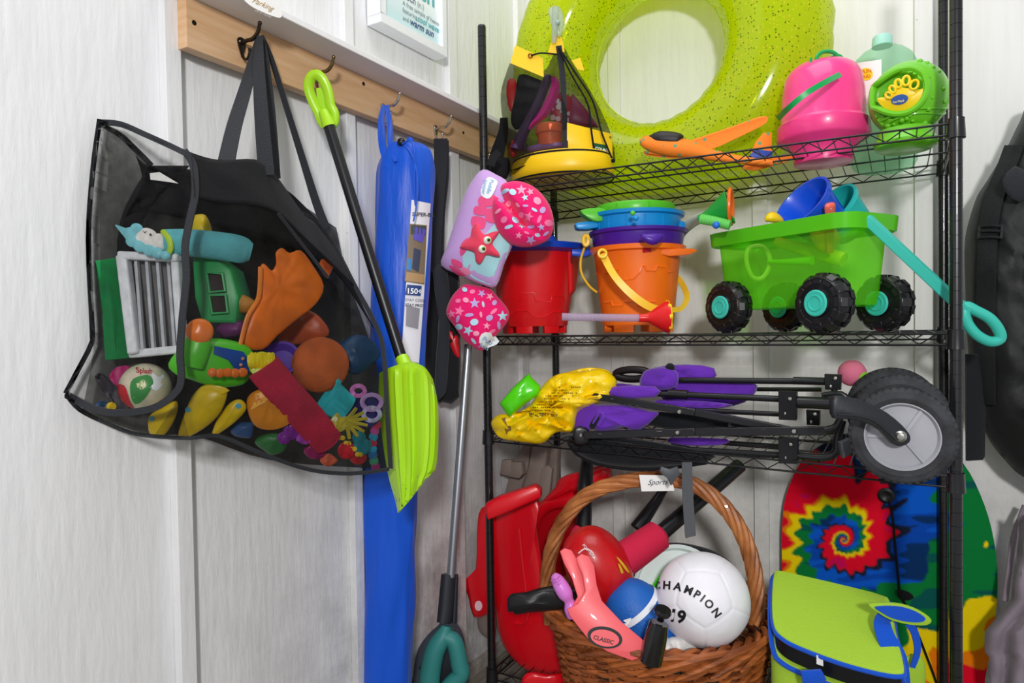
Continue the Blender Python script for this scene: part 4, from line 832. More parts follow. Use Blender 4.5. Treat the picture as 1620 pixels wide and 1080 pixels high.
# clear valve toy hung above
t = thing('clear_plastic_hook', K(878, 30, 58), 'clear plastic hook holding the backpack against the swim ring', 'hook'); CL = see('clear_plastic', '#c9d3cc', '#f2f6f2', .35, .08)
m = M(); ltube([(879, 12, 59, .35), (878, 40, 59, .35), (877, 58, 59.3, .3), (876, 68, 59.5, .22)], .3, 12, m=m); build('body', m, CL, t); build('clip', pil([(868, 14), (882, 10), (890, 20), (892, 40), (886, 58), (876, 50), (870, 34)], 59.4, .3)[0], CL, t)
build('screw', sphere(882, 36, 58.9, 5)[0], plastic('#9ab0a4', .3), t)
# ---- glider
INSIDE[0] = 3.2
t = thing('foam_glider', K(1110, 250, 60), 'speckled orange foam toy glider with a black cockpit on the top shelf', 'toy plane')
OF = mat('orange_foam', '#f58220', .75, bump=.2, bscale=150); nt = OF.node_tree; N = nt.nodes; tc = N.new('ShaderNodeTexCoord'); v = N.new('ShaderNodeTexVoronoi'); v.inputs['Scale'].default_value = 42; nt.links.new(tc.outputs['Object'], v.inputs[0]); l_ = N.new('ShaderNodeMath'); l_.operation = 'LESS_THAN'; l_.inputs[1].default_value = .17; nt.links.new(v.outputs['Distance'], l_.inputs[0]); mx = N.new('ShaderNodeMix'); mx.data_type = 'RGBA'; mx.inputs[6].default_value = hexc('#f58220'); mx.inputs[7].default_value = hexc('#5f9a72'); nt.links.new(l_.outputs[0], mx.inputs[0]); nt.links.new(mx.outputs[2], N['Principled BSDF'].inputs['Base Color'])
gd = lambda x: 59.6+(x-1012)*-.016
build('fuselage', ltube([(x, y, gd(x), r) for x, y, r in ((1013, 221, .15), (1018, 223, .55), (1032, 227, .85), (1060, 232, 1.0), (1090, 236, .9), (1120, 244, .6), (1160, 251, .42), (1200, 256, .32), (1222, 258, .25))], .5, 16, 4, flat=.8), OF, t)
build('cockpit', ltube([(x, y, gd(x)-.1, r) for x, y, r in ((1026, 219, .25), (1040, 220, .7), (1058, 221, .75), (1073, 222, .65), (1076, 223, .5))], .5, 14, 3), plastic('#1c1516', .5), t, label='black cockpit')
WG = lambda x, y: 58.6-(x-1085)*.01
build('wing', prism([(1083, 228), (1100, 222), (1160, 202), (1195, 189), (1212, 186), (1215, 191), (1205, 200), (1160, 222), (1122, 238), (1095, 234)], WG, .25, .08, n=2, off=UP*.22+FW*.15), OF, t)
build('wing', prism([(1018, 242), (1040, 241), (1090, 245), (1100, 249), (1060, 251), (1022, 246)], 61.5, .25, .06, n=1, off=UP*.2), OF, t)
build('tail_fin', prism([(1188, 245), (1196, 224), (1208, 210), (1221, 209), (1222, 245), (1220, 262), (1195, 254)], 57.0, .3, .06, n=1), OF, t); build('fin_band', prism([(1186, 246), (1195, 236), (1222, 239), (1222, 248), (1195, 252)], 56.9, .45, .03, n=1), plastic('#1e3f9e', .5), t, label='blue tail band')
build('tail_wing', prism([(1180, 262), (1215, 252), (1250, 249), (1255, 252), (1225, 262), (1195, 270), (1175, 268)], 57.1, .25, .06, n=1, off=UP*.2), OF, t)
INSIDE[0] = 0
# ---- pink bucket upside down
PK = mat('hot_pink_plastic', '#f9408c', .3, coat=.3, spec=.5)
t = thing('bubble_bucket', YP(1303, 262, 8), 'hot pink bubble bucket with a green handle on the top shelf', 'bucket')
m, pc, ps = vlathe(1302, 250, 7.2, [(260, 0), (260, 44), (259, 47), (248, 48), (240, 50), (230, 60), (224, 72), (220, 75.5), (198, 74), (196, 70), (192, 68), (150, 66), (125, 62), (112, 54), (105, 44), (101, 26), (100, 0)], n=56); build('body', m, PK, t, angle=50)
GRN = plastic('#15a352', .35)
def band(pts, w, t_=.12): return M().grid([[K(x, y-w/2, d), K(x, y+w/2, d)] for x, y, d in cat(pts, 5, False)], t_)
hd = M(); pts = cat([(1230, 188, 58.5), (1246, 172, 54.8), (1275, 148, 53.6), (1305, 130, 53.8), (1330, 117, 55.2)], 5, False)
build('handle', M().grid([[K(x-2.6, y-3.6, d), K(x+2.6, y+3.6, d)] for x, y, d in pts], .12), GRN, t, label='green plastic handle')
t = thing('bubble_wands', K(1310, 100, 56), 'green looped bubble wands sticking up behind the pink bucket', 'bubble wand')
m = M(); m.tube([K(x, y, 57.5) for x, y in circ(1309, 93, 17, 24, 12)], .16, 8, closed=True); build('wand_loop', m, GRN, t); m = M(); m.tube([K(x, y, 58.5) for x, y in circ(1320, 97, 13, 20, 8, -30)], .13, 8, closed=True); build('wand_loop', m, GRN, t)
m = M(); ltube([(1283, 92, 57.5), (1283, 108, 57.5)], .12, 6, 1, m); ltube([(1296, 100, 57.5), (1298, 112, 57.5)], .12, 6, 1, m); ltube([(1333, 96, 58), (1336, 110, 58)], .12, 6, 1, m); build('stick', m, GRN, t)
# ---- jug
t = thing('green_water_jug', YP(1398, 272, 13.2), 'clear green plastic jug with a white label behind the bubble machine', 'jug')
JG = see('green_clear_plastic', '#b5e8c8', '#dcf6e4', .2, .06)
m, jc, js = vlathe(1398, 180, 12.6, [(270, 0), (270, 40), (266, 48), (258, 53), (180, 54), (118, 54), (104, 52), (92, 46), (82, 34), (76, 22), (72, 17)], n=48, caps=False); build('body', m, JG, t, angle=60)
m, _, _ = vlathe(1396, 180, 12.6, [(74, 17), (60, 16), (57, 14), (56, 0)], n=32); build('cap', m, plastic('#a6dccb', .4), t, label='pale mint screw cap')
jr = 54*js*1.004
def jug_s(e):
    def f(x, y):
        u = (x-1398)/54*1.0; an = math.asin(max(-1, min(1, u))); ax_ = (CAM-jc); ax_.z = 0; ax_.normalize(); sd = Vector((-ax_.y, ax_.x, 0)); p = jc+(ax_*math.cos(an)+sd*math.sin(an))*(jr+e); v = ray(x, y); tt = math.hypot(p.x-CAM.x, p.y-CAM.y)/math.hypot(v.x, v.y); p.z = CAM.z+v.z*tt; return p
    return f
lb = build('label', sheet([(1352, 100), (1395, 94), (1395, 160), (1352, 170)], 10, 6, jug_s(.02)), PAP, t, label='white paper label'); OR[lb.name] = OR[t.name]
build('sun_print', decal(circ(1372, 117, 10, 20), jug_s(.07)), plastic('#f4d41c', .6), lb); build('lettering', text_px('FUN', 1365, 116, 8, jug_s(.1), -8, bold=True), mat('ink_orange', '#e0761c', .6), lb); build('lettering', text_px('AND', 1364, 124, 7, jug_s(.1), -8, bold=True), mat('ink_orange', '#e0761c', .6), lb)
# ---- bubble machine
BG = mat('bubble_green', '#6cc51c', .35, coat=.25, spec=.5); bc = K(1437, 157, 54.5); br = 57.5*54.5/FPX
t = thing('bubble_machine', K(1432, 238, 54.5), 'round green bubble machine with a yellow wand wheel beside the corner post', 'toy')
vax = (CAM-bc).normalized(); oc = None
def bsurf(x, y, e=0):
    c2 = ((x-1437)**2+(y-157)**2)*(54.5/FPX)**2; dz = math.sqrt(max(.0, br*br-c2)) if c2 < br*br else 0
    p = K(x, y, 54.5-dz); return bc+(p-bc).normalized()*(br+e)
def el(x0, y0, rx, ry, ang, n=36): return circ(x0, y0, rx, n, ry, ang)
mb = M().ball(bc, (br*.98, br*.98, br), 56, 40)
op = el(1420, 150, 42, 35, -28); od = (bsurf(1422, 150)-bc).normalized()
# press the opening in
def inside(x, y, k=1): 
    a = math.radians(28); dx, dy = x-1420, y-150; u = dx*math.cos(a)-dy*math.sin(a); v_ = dx*math.sin(a)+dy*math.cos(a); return (u/(42*k))**2+(v_/(35*k))**2
def pix(p): d = p-CAM; z = d.dot(FW); return 810+FPX*d.dot(RT)/z, 540-FPX*d.dot(UP)/z
for i, p in enumerate(mb.v):
    if (p-bc).dot(vax) > 0:
        x, y = pix(p); q = inside(x, y)
        if q < 1: mb.v[i] = p-vax*(1.3*(1-q**3))
build('body', mb, BG, t, angle=70)
build('opening_rim', M().tube([bsurf(x, y, .02) for x, y in el(1420, 150, 44, 37, -28, 48)], .24, 8, closed=True), BG, t)
m, _, _ = vlathe(1432, 222, 0, [(238, 42), (233, 50), (226, 52), (216, 46), (206, 44)], depth=54.5); build('foot', m, BG, t)
wd = lambda x, y: bsurf(x, y, -.12)
lower = [(x, y) for x, y in el(1420, 150, 41, 34, -28, 60) if (y-146)+(x-1420)*.2 > 0]; lower.sort(key=lambda p: math.atan2(p[1]-160, p[0]-1422))
wp = build('wand_wheel', decal(lower, wd), plastic('#f6cf10', .35), t, label='yellow wand wheel'); OR[wp.name] = OR[t.name]
m = M()
for x, y in ((1396, 149), (1405, 137), (1418, 128), (1433, 126), (1446, 134)): m.tube([wd(a, b_) for a, b_ in circ(x, y, 6.2, 16)], .11, 6, closed=True)
build('wand_ring', m, plastic('#f6cf10', .35), wp)
build('wand_hub', decal([(1398, 152), (1410, 140), (1424, 134), (1440, 138), (1449, 146), (1440, 158), (1400, 160)], wd), plastic('#f6cf10', .35), wp)
build('logo_plate', decal(el(1418, 158, 19, 10.5, -14, 24), lambda x, y: bsurf(x, y, -.04)), plastic('#31569f', .3), wp, label='blue oval logo plate')
build('lettering', text_px('Fun Wand', 1404, 166, 7, lambda x, y: bsurf(x, y, .02), -10, bold=True, sx=.85), plastic('#f3e3a0', .4), wp)
m = M(); rnd = random.Random(3)
for x, y, r in ((1452, 108, 4), (1460, 113, 3), (1466, 120, 3), (1462, 130, 3.5), (1472, 126, 2.5), (1478, 145, 3), (1470, 155, 2), (1482, 160, 3), (1468, 172, 4), (1476, 184, 3.4), (1460, 180, 2.5), (1392, 198, 3), (1402, 202, 5), (1410, 204, 3), (1424, 200, 4.5), (1434, 196, 4), (1440, 190, 3), (1445, 198, 3), (1464, 196, 4.5), (1384, 185, 2.5), (1380, 140, 2.5), (1378, 160, 3)):
    m.ball(bsurf(x, y, -.03), r*.05, 10, 6)
build('bumps', m, BG, t, label='raised round bumps', kind='stuff')
m = M()
for off in (0, 8): m.tube([bsurf(x, y+off, 0) for x, y in cat([(1378, 196), (1400, 192), (1430, 184), (1460, 172), (1492, 168)], 5, False)], .09, 6)
build('ridge', m, BG, t)
# ================================================================ SECOND SHELF
def castle_bucket(name, x, Y, prof, ma, label, feet=0, fy=(516, 527), lines=(), n=56, rim=None, group=None, cat2='bucket'):
    y0 = prof[0][0]; t = thing(name, YP(x, fy[1] if feet else y0, Y), label, cat2, group); m, c, s_ = vlathe(x, y0, Y, prof, n=n, caps=False); build('wall', m, ma, t, angle=45)
    def zc(y): v = ray(x, y); tt = math.hypot(c.x-CAM.x, c.y-CAM.y)/math.hypot(v.x, v.y); return CAM.z+v.z*tt
    if feet:
        m = M(); r = prof[1][1]*s_
        for k in range(feet):
            a0 = 2*math.pi*(k+.12)/feet; a1 = 2*math.pi*(k+.72)/feet; aa = [a0+(a1-a0)*i/6 for i in range(7)]
            pts = [c+Vector(((r-.02)*math.cos(a), (r-.02)*math.sin(a), zc(fy[1]+.0)-c.z)) for a in aa]+[c+Vector(((r-.7)*math.cos(a), (r-.7)*math.sin(a), zc(fy[1])-c.z)) for a in aa[::-1]]
            m.slab(pts, (0, 0, zc(fy[0]-6)-zc(fy[1])))
        build('feet', m, ma, t, bevel=.06)
    ys = [p[0] for p in prof]; ws = [p[1] for p in prof]
    def rad(y):
        for i in range(len(prof)-1):
            if (ys[i]-y)*(ys[i+1]-y) <= 0 and ys[i] != ys[i+1] and ws[i] > 30: return (ws[i]+(ws[i+1]-ws[i])*(y-ys[i])/(ys[i+1]-ys[i]))*s_
        return ws[1]*s_
    vd = CAM-c; vd.z = 0; vd.normalize(); sd = Vector((-vd.y, vd.x, 0))
    def S(px, y, e=.02):
        r = rad(y); u = max(-.99, min(.99, (px-x)*s_/r)); a = math.asin(u); p = c+(vd*math.cos(a)+sd*math.sin(a))*(r+e); p.z = zc(y); return p
    if lines:
        m = M()
        for l_ in lines: m.tube([S(*q) for q in l_], .1, 6)
        build('relief_line', m, ma, t)
    return t, S, c, s_
RED = mat('red_bucket_plastic', '#e0141c', .32, coat=.2, spec=.5); BLP = plastic('#1146c4', .3); ORG = mat('orange_bucket_plastic', '#f97316', .33, coat=.2); PUR = plastic('#4a1c96', .32); SKY = plastic('#0f8fd8', .32); LGR = plastic('#58c22c', .33)
_z = lambda w_: w_
t, S, c, s_ = castle_bucket('castle_bucket', 846, 6.5, [(516, 0), (516, 51), (514, 52), (470, 59), (430, 64.5), (404, 68), (401, 72), (398, 72), (400, 66), (508, 50), (510, 0)], RED, 'red castle-shaped sand bucket at the left end of the second shelf', 7, (516, 527),
    [[(800, 472), (826, 476), (828, 466), (846, 466), (848, 478), (870, 480), (872, 470), (890, 470), (892, 478)], [(800, 496), (812, 500), (820, 492), (836, 492), (846, 502), (862, 502), (874, 494), (888, 494)], [(786, 430), (910, 430)]])
m = M()
for px in (905,): m.slab([S(px-8, 404, 0), S(px+10, 404, 0), S(px+6, 470, 0), S(px-6, 470, 0)], (S(px, 430)-c).normalized()*.8)
build('corner_tower', m, RED, t, bevel=.1)
t, S, c, s_ = castle_bucket('nested_bucket', 848, 6.5, [(470, 0), (470, 50), (405, 60), (400, 84), (393, 87), (391, 84), (395, 68), (400, 62), (465, 50), (466, 0)], BLP, 'blue bucket nested in the red one showing only its rim')
build('rim_tab', prism([(905, 394), (932, 394), (936, 402), (925, 406), (905, 404)], 67.0, 1.6, .05, off=FW*1.6), BLP, t)
build('wall_back', pil([(848, 380), (872, 372), (880, 378), (878, 396), (846, 396)], 77, .3, n=2)[0], BLP, t)
OX = 1009
t, S, c, s_ = castle_bucket('castle_bucket', OX, 6.5, [(514, 0), (514, 56), (510, 57), (460, 62), (430, 65), (402, 69), (400, 76), (393, 77), (393, 70), (404, 64), (506, 54), (508, 0)], ORG, 'orange castle-shaped sand bucket at the bottom of the nested stack', 6, (514, 525),
    [[(942, 432), (962, 434), (966, 430), (982, 430)], [(990, 446), (1004, 444), (1012, 436), (1016, 426), (1020, 426), (1022, 433), (1036, 433), (1038, 427), (1052, 427), (1054, 435), (1064, 433)], [(958, 478), (970, 478), (971, 484), (986, 484), (988, 478), (1008, 478), (1010, 484), (1022, 484), (1024, 479), (1036, 479)]])
build('spout', prism([(1045, 393), (1098, 393), (1103, 397), (1092, 402), (1060, 405), (1045, 402)], 63.5, 2.2, .05, off=FW*2.2), ORG, t)
YH = plastic('#f5c530', .35)
build('handle', ribbon([(953, 401, 62.3, 12), (972, 436, 61.6, 11), (1000, 466, 61.3, 12), (1030, 486, 61.4, 12), (1058, 490, 61.9, 9), (1078, 487, 63, 8), (1087, 470, 65, 9), (1080, 450, 67, 9), (1070, 436, 68, 8)], 10, .12), YH, t, label='yellow bucket handle')
build('handle_eye', M().tube([K(x, y, 61.9) for x, y in circ(953, 401, 6, 18)], .14, 8, closed=True), YH, t)
build('sticker', decal([(1017, 400), (1029, 401), (1030, 406), (1018, 407)], lambda x, y: S(x, y, .05)), plastic('#c41430', .4), t)
t, S, c, s_ = castle_bucket('nested_bucket', OX, 6.5, [(400, 0), (400, 66), (394, 70), (374, 73), (372, 77), (367, 78), (367, 72), (374, 68), (394, 64), (396, 0)], PUR, 'violet bucket nested on top of the orange castle bucket')
build('spout', pil([(1014, 370), (1050, 370), (1046, 382), (1032, 388), (1018, 381)], lambda x, y: 61.1, .5, n=2)[0], PUR, t)
m = M(); m.tube([K(x, y, 66) for x, y in circ(927, 380, 4, 14, 8)], .2, 8, closed=True); ltube([(926, 388, 66.5), (919, 410, 67), (920, 432, 67.2), (932, 452, 67.5), (944, 462, 67.8)], .12, 8, m=m); build('handle', m, YH, t, label='yellow bucket handle')
t, S, c, s_ = castle_bucket('nested_bucket', OX-3, 6.5, [(376, 0), (376, 66), (368, 69), (348, 71), (346, 76), (341, 77), (341, 71), (348, 67), (368, 62), (370, 0)], SKY, 'sky blue bucket nested on top of the violet bucket', 0, (0, 0), [[(px, 366), (px+.5, 350)] for px in (950, 965, 992, 1020, 1046)])
for o4 in ([(913, 352), (945, 350), (945, 360), (916, 362), (911, 357)], [(1068, 349), (1082, 350), (1085, 356), (1080, 361), (1066, 360)]): build('lug', prism(o4, 65.5, 1.4, .06, off=FW*1.4, n=2), SKY, t)
build('rivet', sphere(1006, 345, 61.0, 4.5)[0], SKY, t)
t, S, c, s_ = castle_bucket('nested_bucket', 1004, 6.5, [(350, 0), (350, 58), (344, 62), (330, 64), (327, 62), (326, 56), (326, 0)], LGR, 'bright green bucket topmost in the nested stack', 0, (0, 0), [[(px, 342), (px, 330)] for px in (978, 1026)])
build('spout', prism([(918, 332), (948, 328), (960, 334), (958, 346), (945, 350), (930, 344)], 65, 1.6, .1, off=FW*1.6, n=2), LGR, t); build('rivet', sphere(1001, 337, 61.2, 4)[0], LGR, t)
# horn with corrugated tube
def corr(pts, r, sm=10, amp=.18): 
    q = cat([tuple(p) for p in pts], sm, False); P = [K(*p) for p in q]; L = sum((P[i+1]-P[i]).length for i in range(len(P)-1)); n = int(L/.11); out = []; k = 0; acc = 0; cum = [0]
    for i in range(len(P)-1): cum.append(cum[-1]+(P[i+1]-P[i]).length)
    for j in range(n+1):
        s_ = L*j/n
        while k < len(cum)-2 and cum[k+1] < s_: k += 1
        f_ = (s_-cum[k])/max(1e-6, cum[k+1]-cum[k]); out.append(P[k].lerp(P[k+1], f_))
    return M().tube(out, [r*(1+(amp if j % 2 else 0)) for j in range(n+1)], 12)
CORR = see('clear_corrugated', '#c9b6cf', '#efe6f0', .55, .15)
t = thing('toy_horn', K(1030, 525, 60), 'red toy funnel with a yellow flower rim and clear ribbed hose before the orange bucket', 'toy')
build('hose', corr([(889, 501, 60.5), (950, 502, 60.3), (1012, 503, 60)], .32), CORR, t, label='clear ribbed hose')
ax = (K(1062, 501, 60)-K(1010, 503, 60)).normalized(); o_ = K(1010, 503, 60)
build('bell', M().lathe([(.36, 0), (.4, .8), (.5, 1.0), (.9, 1.6), (1.35, 2.3), (1.45, 2.6), (1.2, 2.62), (.2, 1.6)], o_, ax, n=32), plastic('#dd1418', .3), t, label='red funnel bell')
m = M(); fo = o_+ax*2.75; xx = ax.cross(UP).normalized(); yy = ax.cross(xx)
pts = [fo+(xx*math.cos(a)+yy*math.sin(a))*(1.36+.12*math.cos(8*a)) for a in [k*2*math.pi/64 for k in range(64)]]; m.slab(pts, -ax*.3, .05); build('flower_rim', m, plastic('#f3c812', .35), t, label='yellow scalloped rim')
# green funnel behind the wagon end
t = thing('toy_funnel', K(1135, 355, 60), 'green toy funnel with an orange rim and clear hose at the wagon left end', 'toy')
o_ = K(1110, 344, 60); e_ = K(1156, 327, 59); ax = (e_-o_).normalized(); L_ = (e_-o_).length
build('bell', M().lathe([(.3, -.3), (.34, .1), (.5, L_*.25), (1.0, L_*.6), (1.5, L_*.95), (1.45, L_*.98), (.2, L_*.5)], o_, ax, n=30), plastic('#1c9638', .35), t, label='green funnel bell')
build('rim', M().tube([e_+(ax.cross(UP).normalized()*math.cos(a)+UP*math.sin(a))*1.5 for a in [k*.2618 for k in range(24)]], .17, 8, closed=True), plastic('#ee6a1c', .35), t, label='orange rim')
build('hose', corr([(1068, 392, 69.5), (1078, 368, 68), (1098, 350, 64), (1112, 344, 60.3)], .42), see('clear_hose', '#c9cdc4', '#eef2ea', .5, .15), t)
build('grip', corr([(1108, 346, 59.4), (1130, 350, 58.8), (1155, 356, 58.2)], .4), plastic('#6ccf63', .4), t, label='pale green ribbed grip')
build('valve', sphere(1133, 356, 58.0, 6)[0], plastic('#1f6fd0', .3), t)
# ---- wagon
WU = Vector((.842, -.54, 0)); WV = Vector((.54, .842, 0)); WO = K(1301, 479, 52.3)-WU*9.1
WO.z = 10.38+2.3
def wl_(u, v, z): return Vector((WO.x, WO.y, 0))+WU*u+WV*v+Vector((0, 0, z))
wag = thing('toy_wagon', wl_(5, 4, 10.4), 'translucent green toy wagon full of sand toys on the second shelf', 'toy wagon')
WGM = see('green_tub', '#74e02a', '#c0f88a', .34, .22)
def rr(u0, u1, v0, v1, r, n=6):
    o = []
    for cu, cv, a0 in ((u1-r, v0+r, -90), (u1-r, v1-r, 0), (u0+r, v1-r, 90), (u0+r, v0+r, 180)):
        for k in range(n+1): a = math.radians(a0+90*k/n); o.append((cu+r*math.cos(a), cv+r*math.sin(a)))
    return o
rows = []
for z, e, r in ((12.45, -1.2, .8), (12.55, -.8, 1.1), (13.5, -.6, 1.2), (16, -.35, 1.3), (18.35, -.1, 1.4)):
    rows.append([wl_(u, v, z) for u, v in rr(-2.7-e, 11.2+e, .1-e*.6, 5.9+e*.6, r)])
m = M().grid(rows, closed=True); L = len(rows[0]); m.f.append(tuple(range(L))[::-1]); tub = build('tub', m, WGM, wag, angle=50, label='translucent green tub')
rows = [[wl_(u, v, z) for u, v in rr(-3.0-e, 11.5+e, -.35-e, 6.35+e, 1.6)] for z, e in ((18.2, .02), (18.25, .12), (19.4, .22), (19.45, .1), (19.45, -.1), (18.4, -.15))]
build('rim', M().grid(rows, closed=True), see('green_rim', '#62d21c', '#9df05a', .75, .25), wag, angle=40, label='green rolled rim')
TIRE = mat('black_toy_tyre', '#121214', .33, coat=.2); TEA = plastic('#3cc0ae', .35)
def wagon_wheel(u, v):
    c = wl_(u, v, WO.z); w_ = build('wheel', M().lathe([(.3, -.95), (1.0, -1.0), (1.1, -.8), (1.9, -.88), (2.12, -.6), (2.18, 0), (2.12, .6), (1.9, .88), (1.1, .8), (1.0, 1.0), (.3, .95)], c, WV, n=48), TIRE, wag, label='chunky black wheel', angle=35); OR[w_.name] = OR['toy_wagon']
    m = M(); xx = WU; yy = Vector((0, 0, 1))
    for s_ in (-1, 1):
        for k in range(12):
            a = 2*math.pi*(k+(.5 if s_ > 0 else 0))/12; dr = xx*math.cos(a)+yy*math.sin(a); tn = -xx*math.sin(a)+yy*math.cos(a)
            m.add([c+dr*r_+tn*(t_*.36)+WV*(s_*q_) for r_, q_ in ((1.45, .93), (2.0, .83), (2.3, .45), (2.3, .05), (1.5, .4)) for t_ in (-1, 1)], [(0, 1, 3, 2), (2, 3, 5, 4), (4, 5, 7, 6), (6, 7, 9, 8), (8, 9, 1, 0), (0, 2, 4, 6, 8), (9, 7, 5, 3, 1)])
    build('tread_block', m, TIRE, w_, bevel=.05)
    build('hub_cap', M().lathe([(1.0, -.92), (1.0, -1.06), (.9, -1.12), (.62, -1.08), (.6, -1.16), (.52, -1.16), (.5, -1.08), (.3, -1.08), (0, -1.08)], c, WV, n=36, caps=False), TEA, w_, label='turquoise hub cap')
for u, v in ((0, -.6), (9.75, -.6), (0, 6.6), (9.75, 6.6)): wagon_wheel(u, v)
hb = M(); hp = [K(1374, 346, 52.2), K(1440, 410, 51.9), K(1500, 466, 51.6), K(1530, 492, 51.5)]
hm = M().tube([K(1370, 343, 50.9), K(1376, 350, 50.9), K(1530, 494, 51.2)], [.5, .56, .6], 4, flat=.75)
build('pull_bar', hm, TEA, wag, label='turquoise pull handle', bevel=.08)
m = M(); hpts = cat([(1527, 484, 51.2), (1545, 492, 51), (1566, 504, 50.8), (1580, 522, 50.8), (1582, 536, 50.9), (1566, 540, 51), (1546, 530, 51.1), (1532, 514, 51.2), (1526, 498, 51.2)], 4)
m.tube([K(*p) for p in hpts], .4, 10, closed=True); build('pull_ring', m, TEA, wag, label='turquoise ring grip')
# contents of the wagon
def tilted(name, x, y, d, ax, prof, ma, label, c='bucket'): s_ = d/FPX; return one(name, M().lathe([(r*s_, h_*s_) for r, h_ in prof], K(x, y, d), ax, n=40, caps=False), ma, label, c, angle=45)
tilted('blue_sand_bucket', 1270, 322, 56.5, UP*.55-RT*.75-FW*.25, [(0, -62), (34, -62), (45, -4), (49, -4), (50, 4), (46, 4), (41, -6), (31, -58), (0, -58)], mat('royal_blue_plastic', '#0c4fd2', .33, coat=.2), 'royal blue bucket tipped over in the wagon')
tilted('turquoise_sand_bucket', 1316, 330, 58.2, UP*.55-RT*.75-FW*.2, [(0, -50), (32, -50), (42, -2), (46, -2), (46, 4), (42, 4), (30, -46), (0, -46)], plastic('#22b8b4', .35), 'turquoise bucket tipped over behind the blue one in the wagon')
t = toy('sand_spade', K(1313, 345, 54), 'coral spade handle poking up over the wagon rim'); m = M(); ltube([(1313, 400, 54.5, .3), (1313, 345, 54, .4), (1313, 326, 53.6, .48), (1313, 321, 53.5, .3)], .4, 12, flat=.6, m=m); build('handle', m, plastic('#f26a5e', .35), t)
build('ferrule', ltube([(1313, 336, 53.8), (1313, 328, 53.5)], .18, 8, 1), plastic('#c9cdd0', .3), t)
simple('yellow_sand_mould', [(1210, 350), (1214, 338), (1224, 335), (1234, 340), (1240, 352)], 58, .6, plastic('#f4cf12', .35), 'yellow mould peeping over the wagon rim by the blue bucket', n=2)
t = toy('yellow_toy_bat', K(1280, 400, 54), 'yellow plastic bat seen through the wagon side'); build('shaft', ltube([(1228, 382, 60, .45), (1270, 394, 58.2, .55), (1310, 404, 56.4, .65), (1335, 411, 55.4, .6)], .5, 14), plastic('#f3e224', .4), t)
t = toy('sieve_shovel', K(1230, 425, 57), 'lime and white toy scoop seen through the wagon side'); m = M(); m.tube([K(x, y, 60) for x, y in cat([(1184, 394), (1205, 390), (1217, 405), (1216, 425), (1205, 440), (1190, 438), (1181, 415)], 4)], .22, 8, closed=True); build('scoop', m, plastic('#e8ecb0', .4), t); build('stick', ltube([(1217, 414, 59.5, .22), (1240, 414, 58, .24), (1285, 412, 56, .4)], .3, 10), plastic('#a6e83c', .4), t)
simple('orange_sand_mould', [(1280, 365), (1310, 352), (1330, 380), (1300, 400)], 55.2, .7, plastic('#e88a3a', .4), 'orange mould blurred behind the wagon side')
# ---- float vest hanging on the front corner post
PJ = thing('float_vest', K(770, 400, 66), 'lilac and pink child float vest with a starfish hanging on the corner post', 'float vest')
LIL = cloth('#c9a2dc', bump=.2); dv = lambda x, y: 65.0-(x-700)*.018
mb, PV = pil([(764, 268), (785, 276), (806, 292), (822, 340), (812, 385), (797, 420), (785, 453), (762, 450), (730, 436), (698, 420), (706, 392), (720, 350), (734, 310), (748, 284)], dv, 1.3, n=3, p=4); build('chest_panel', mb, LIL, PJ, label='lilac chest panel')
pv = lambda e=.05: (lambda x, y: PV.at(x, y, e))
def prt(o_, col, nm='print', P=pv, e=.05, n=1, par=None, label=None): return build(nm, decal(o_, P(e), n=n), mat('print_'+col[1:], col, .7), par or PJ, label)
prt([(788, 350), (812, 352), (806, 390), (797, 420), (785, 449), (764, 447), (738, 432), (732, 405), (750, 385), (770, 368)], '#a9dbe2', n=2, label='pale blue print')
for o_ in ([(758, 312), (782, 308), (784, 324), (760, 326)], [(752, 326), (770, 328), (768, 340), (750, 338)], [(772, 330), (790, 334), (786, 352), (768, 348)], [(748, 342), (768, 346), (764, 362), (746, 356)], [(715, 409), (730, 415), (730, 424), (716, 419)], [(732, 422), (744, 428), (742, 436), (728, 430)], [(710, 420), (724, 424), (736, 436), (722, 434)], [(730, 385), (742, 376), (738, 396), (728, 404)]): prt(cat(o_, 3), '#ec4f86' if (o_[0][0]*7 % 3) else '#f58bb0', e=.08)
st = [(752, 354), (764, 372), (789, 366), (778, 386), (792, 408), (770, 404), (758, 418), (750, 398), (727, 390), (744, 376)]
st = [(753, 352), (759, 362), (766, 371), (778, 367), (790, 366), (784, 376), (779, 386), (788, 398), (791, 406), (780, 405), (769, 403), (764, 412), (758, 418), (752, 412), (750, 399), (738, 395), (727, 391), (735, 382), (744, 374), (746, 362)]
ms, PS = pil(st, lambda x, y: dv(x, y)-1.5, .55, c=(762, 386), n=2, p=2.5); sf = build('starfish', ms, cloth('#e8435f', bump=.1), PJ, label='puffy coral starfish'); OR[sf.name] = OR['float_vest']
for x, y in ((771, 380), (763, 394)):
    build('eye', sphere(x, y, dv(x, y)-2.1, 6.5)[0], plastic('#f5f1e4', .25), sf); build('pupil', sphere(x+1.5, y-.5, dv(x, y)-2.32, 3.6)[0], plastic('#5aa51c', .25), sf); build('pupil', sphere(x+2.2, y-.5, dv(x, y)-2.45, 2.0)[0], plastic('#10140c', .2), sf)
